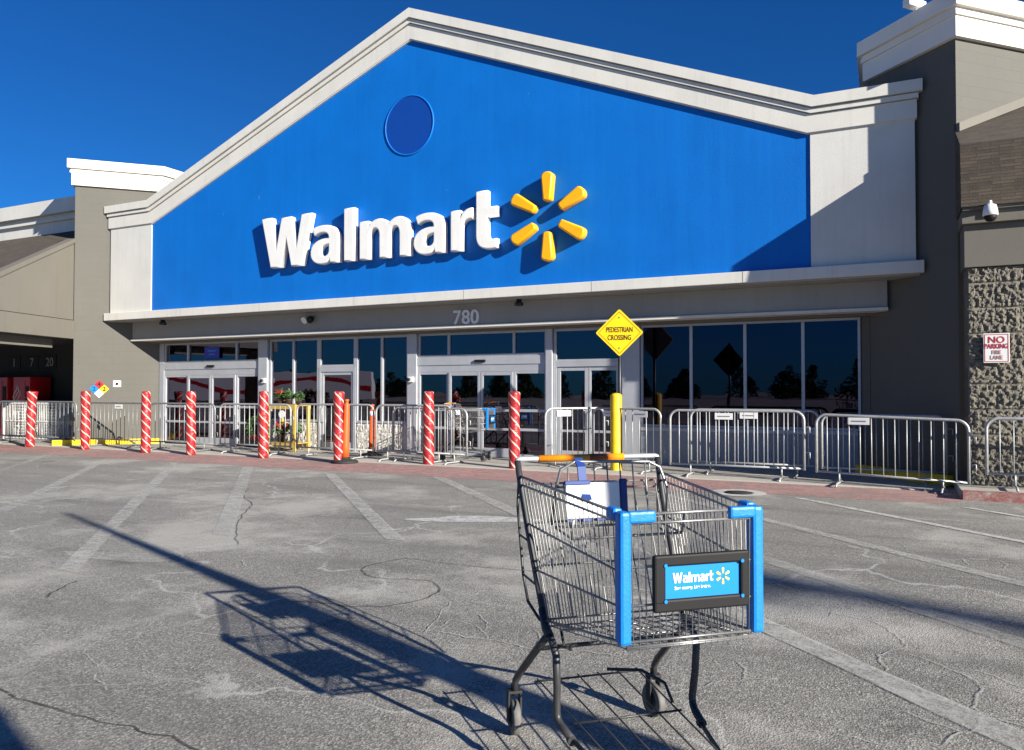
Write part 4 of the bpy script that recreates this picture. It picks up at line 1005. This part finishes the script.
# flower stand beside the left entrance
fs = thing('flower_stand', 'yellow wooden plant stand left of the middle windows', 'stand', (-11.87, .30, .018))
b = MB(); W_, D_ = .73, .42
for x in (0, W_):
    for y in (0, D_): b.box((x - .03, y - .03, 0), (x + .03, y + .03, .96), .004)
for z in (.14, .95):
    b.box((-.035, -.035, z - .06), (W_ + .035, -.005, z + .04)); b.box((-.035, D_ + .005, z - .06), (W_ + .035, D_ + .035, z + .04))
b.build('frame', M['wood'], fs)
b = MB(); b.box((-.02, -.004, .16), (W_ + .02, D_ + .004, .18)); b.box((-.02, -.004, .955), (W_ + .02, D_ + .004, .975)); b.build('shelf', M['wood'], fs)
b = MB(); b.slab([(.42 + .085*cos(k*pi/8), .78 + .085*sin(k*pi/8)) for k in range(16)], -.05, -.04); b.build('price_card', M['white'], fs)
def leaves(mb, c, rad, n, size, seed, flat=.7):
    r = random.Random(seed)
    for i in range(n):
        d = Vector((r.gauss(0, 1), r.gauss(0, 1), r.gauss(0, 1)*flat)).normalized() * rad * r.uniform(.35, 1) ** .6
        p = Vector(c) + d; s2 = size*r.uniform(.6, 1.3)
        u = Vector((r.gauss(0, 1), r.gauss(0, 1), r.gauss(0, .6))).normalized(); v = u.orthogonal().normalized(); w2 = u.cross(v)
        mb.face([p - u*s2, p + v*s2*.42 + w2*s2*.12, p + u*s2, p - v*s2*.42 + w2*s2*.12])
def potted(x, y, z, s, red, label, seed):
    t = thing('potted_plant', label, 'plant', (x, y, z), 0, 'potted plants on the yellow stand')
    b = MB(); b.lathe([(.055*s, 0), (.075*s, .11*s), (.08*s, .115*s), (.078*s, .13*s), (.06*s, .125*s)], 14); b.build('pot', M['pot'], t)
    b = MB(); leaves(b, (0, 0, .22*s), .13*s, 120, .045*s, seed); b.build('leaves', M['leaf'], t, normals=False)
    if red:
        b = MB(); leaves(b, (0, 0, .27*s), .12*s, 46, .042*s, seed + 5, .4); b.build('bracts', M['bract'], t, normals=False)
potted(-11.72, .50, .993, 1.0, True, 'poinsettia with red bracts, top left on the yellow stand', 3)
potted(-11.46, .48, .993, .95, False, 'leafy green potted plant, top middle on the yellow stand', 8)
potted(-11.22, .52, .993, .85, False, 'smaller green potted plant, top right on the yellow stand', 14)
potted(-11.70, .52, .198, 1.25, True, 'poinsettia with red bracts on the lower shelf of the yellow stand', 19)
potted(-11.36, .55, .198, 1.3, False, 'bushy green plant on the lower shelf of the yellow stand', 25)
wr = thing('wreath', 'green wreath with a red bow leaning by the striped bollard and stand', 'wreath', (-12.05, .18, .48))
b = MB()
for k in range(16): leaves(b, (.24*cos(k*pi/8), 0, .24*sin(k*pi/8)), .08, 26, .04, 60 + k)
b.build('foliage', M['leaf'], wr, normals=False)
b = MB(); b.tube([(-.09, -.08, -.20), (-.05, -.10, -.14), (0, -.09, -.18), (.05, -.10, -.14), (.09, -.08, -.20), (.04, -.09, -.24), (0, -.09, -.19), (-.04, -.09, -.24)], .022, 6, closed=True); b.build('bow', M['bract'], wr)

# ------------------------------------------------------------------ across the lot (seen mirrored in the shop glass, and casting the long shadows)
SUN_AZ, SUN_EL = radians(70.0), radians(20.0)
t = thing('steel_post', 'tall slim tapered steel post casting the long shadow across the asphalt', 'post', (3.9, -11.17, 0), radians(20))
b = MB(); b.tube([(0, 0, 0), (0, 0, 2.2), (0, 0, 4.55)], [.19, .105, .028], 12); b.build('shaft', M['galv_dull'], t)
b = MB(); b.lathe([(.30, 0), (.30, .02), (.19, .05)], 12); b.build('base_plate', M['galv_dull'], t)
t = thing('shadow_post', 'unseen blank plate on a slim post added to cast the corner shadow', 'sign', (4.61, -13.26, 0), radians(20))  # unseen plate on a post, added only to throw the near left corner shadow
b = MB(); b.tube([(0, 0, 0), (0, 0, 3.02)], .03, 8); b.build('post', M['galv_dull'], t)
b = MB(); b.box((-.012, -.19, 2.42), (.012, .19, 3.05), .004); b.build('sign_plate', M['galv_dull'], t)
t = thing('lamp_post', 'tall tapered parking lot lamp post off to the right', 'lamp post', (41.0, -21.8, 0), radians(20))
b = MB(); b.tube([(0, 0, 0), (0, 0, 16.4)], [.24, .16], 10); b.build('pole', M['galv_dull'], t)
b = MB(); b.box((-.3, -.3, 0), (.3, .3, .5), .03); b.build('footing', M['concrete'], t)
b = MB(); b.box((-.2, -.7, 16.2), (.2, .15, 16.4), .03); b.build('lamp_head', M['dark_metal'], t)
t = thing('box_trailer', 'long white box trailer with a curved red stripe parked across the lot', 'trailer', (-50.5, -27.0, 0), radians(-32))
b = MB(); b.box((0, -1.2, .55), (16.5, 1.2, 2.75), .05); b.build('body', M['trailer'], t)
b = MB(); up = []; lo = []
for i in range(31):
    x = .1 + 16.3*i/30; z = 1.75 + .55*sin(x*.55 + 1.2); up.append((x, z + .17)); lo.append((x, z - .13))
for i in range(30):
    q = [(lo[i][0], 1.206, lo[i][1]), (lo[i+1][0], 1.206, lo[i+1][1]), (up[i+1][0], 1.206, up[i+1][1]), (up[i][0], 1.206, up[i][1])]
    b.face(q); b.face([(x, 1.202, z) for x, _, z in q][::-1])
b.build('stripe', M['red'], t)
for x in (1.2, 2.2, 14.2, 15.2):
    for y in (-1.0, 1.0):
        b = MB(); b.lathe([(.25, -.12), (.48, -.12), (.5, -.08), (.5, .08), (.48, .12), (.25, .12)], 20, mat=Matrix.Translation((x, y, .5)) @ Matrix.Rotation(pi/2, 4, 'X')); b.build('wheel', M['rubber'], t)
t = thing('warning_sign', 'large diamond road sign seen from the back across the lot', 'sign', (-5.2, -14.6, 0), radians(12))
b = MB(); b.tube([(0, 0, 0), (0, 0, 2.9)], .05, 8); b.build('post', M['dark_metal'], t)
b = MB(); b.slab([(.62, 2.4), (0, 3.02), (-.62, 2.4), (0, 1.78)], -.06, -.05); b.build('sign_plate', M['black'], t)
rnd = random.Random(5)
def tree(x, y, h, seed, label):
    t = thing('tree', label, 'tree', (x, y, 0), 0, 'trees across the parking lot')
    b = MB(); b.tube([(0, 0, 0), (.1, 0, h*.4), (0, .1, h*.9)], [.22, .16, .04], 8); b.build('trunk', M['bark'], t)
    b = MB(); r = random.Random(seed)
    for i in range(34):
        u = r.uniform(.05, 1)**1.3; a = r.uniform(0, 6.28); rr = h*.55*(1 - u)**.7*r.uniform(.4, 1.1)
        leaves(b, (rr*cos(a), rr*sin(a), h*(.02 + .98*u)), (.6 + .5*(1 - u))*.9, 22, .36, seed*100 + i)
    b.build('crown', M['pine'], t, normals=False)
for i in range(44):
    x = -118 + i*4.2 + rnd.uniform(-2, 2); tree(x, -100 - rnd.uniform(0, 22), rnd.uniform(3.2, 5.6), i + 2, 'dark green tree in the row across the parking lot')

# ------------------------------------------------------------------ light, sky, camera
w = bpy.data.worlds.new('World'); scene.world = w; w.use_nodes = True; nt = w.node_tree
bg = nt.nodes['Background']
sky = nt.nodes.new('ShaderNodeTexSky'); sky.sky_type = 'NISHITA'; sky.sun_disc = False
# light travels towards (-sin az, cos az); the sun stands opposite
sun_dir = Vector((sin(SUN_AZ)*cos(SUN_EL), -cos(SUN_AZ)*cos(SUN_EL), sin(SUN_EL)))
sky.sun_elevation = SUN_EL; sky.sun_rotation = atan2(sun_dir.x, sun_dir.y)
sky.air_density = 1.0; sky.dust_density = .2; sky.ozone_density = 3.0; sky.altitude = 300
tint = nt.nodes.new('ShaderNodeMix'); tint.data_type = 'RGBA'; tint.blend_type = 'MULTIPLY'; tint.inputs[0].default_value = 1
nt.links.new(sky.outputs[0], tint.inputs[6]); tint.inputs[7].default_value = (.080, .41, .86, 1)
nt.links.new(tint.outputs[2], bg.inputs['Color']); bg.inputs['Strength'].default_value = .054
sl = bpy.data.lights.new('sun', 'SUN'); sl.energy = 5.0; sl.angle = radians(.5); sl.color = (1, .94, .84)
so = bpy.data.objects.new('sun', sl); COL.objects.link(so); so.rotation_euler = sun_dir.to_track_quat('Z', 'Y').to_euler(); so.location = sun_dir * 50
cam = bpy.data.cameras.new('camera'); cam.sensor_width = 36; cam.lens = 768.74/1024*36; cam.clip_end = 1000; cam.clip_start = .05
co = bpy.data.objects.new('camera', cam); COL.objects.link(co); co.location = (0, -12.18, 1.30)
co.rotation_euler = (pi/2 + .020124, 0, .453523); scene.camera = co
vs = scene.view_settings; vs.view_transform = 'Standard'; vs.look = 'None'; vs.exposure = 1.12; vs.gamma = 1; vs.use_curve_mapping = False
scene.cycles.max_bounces = 6; scene.cycles.transparent_max_bounces = 12
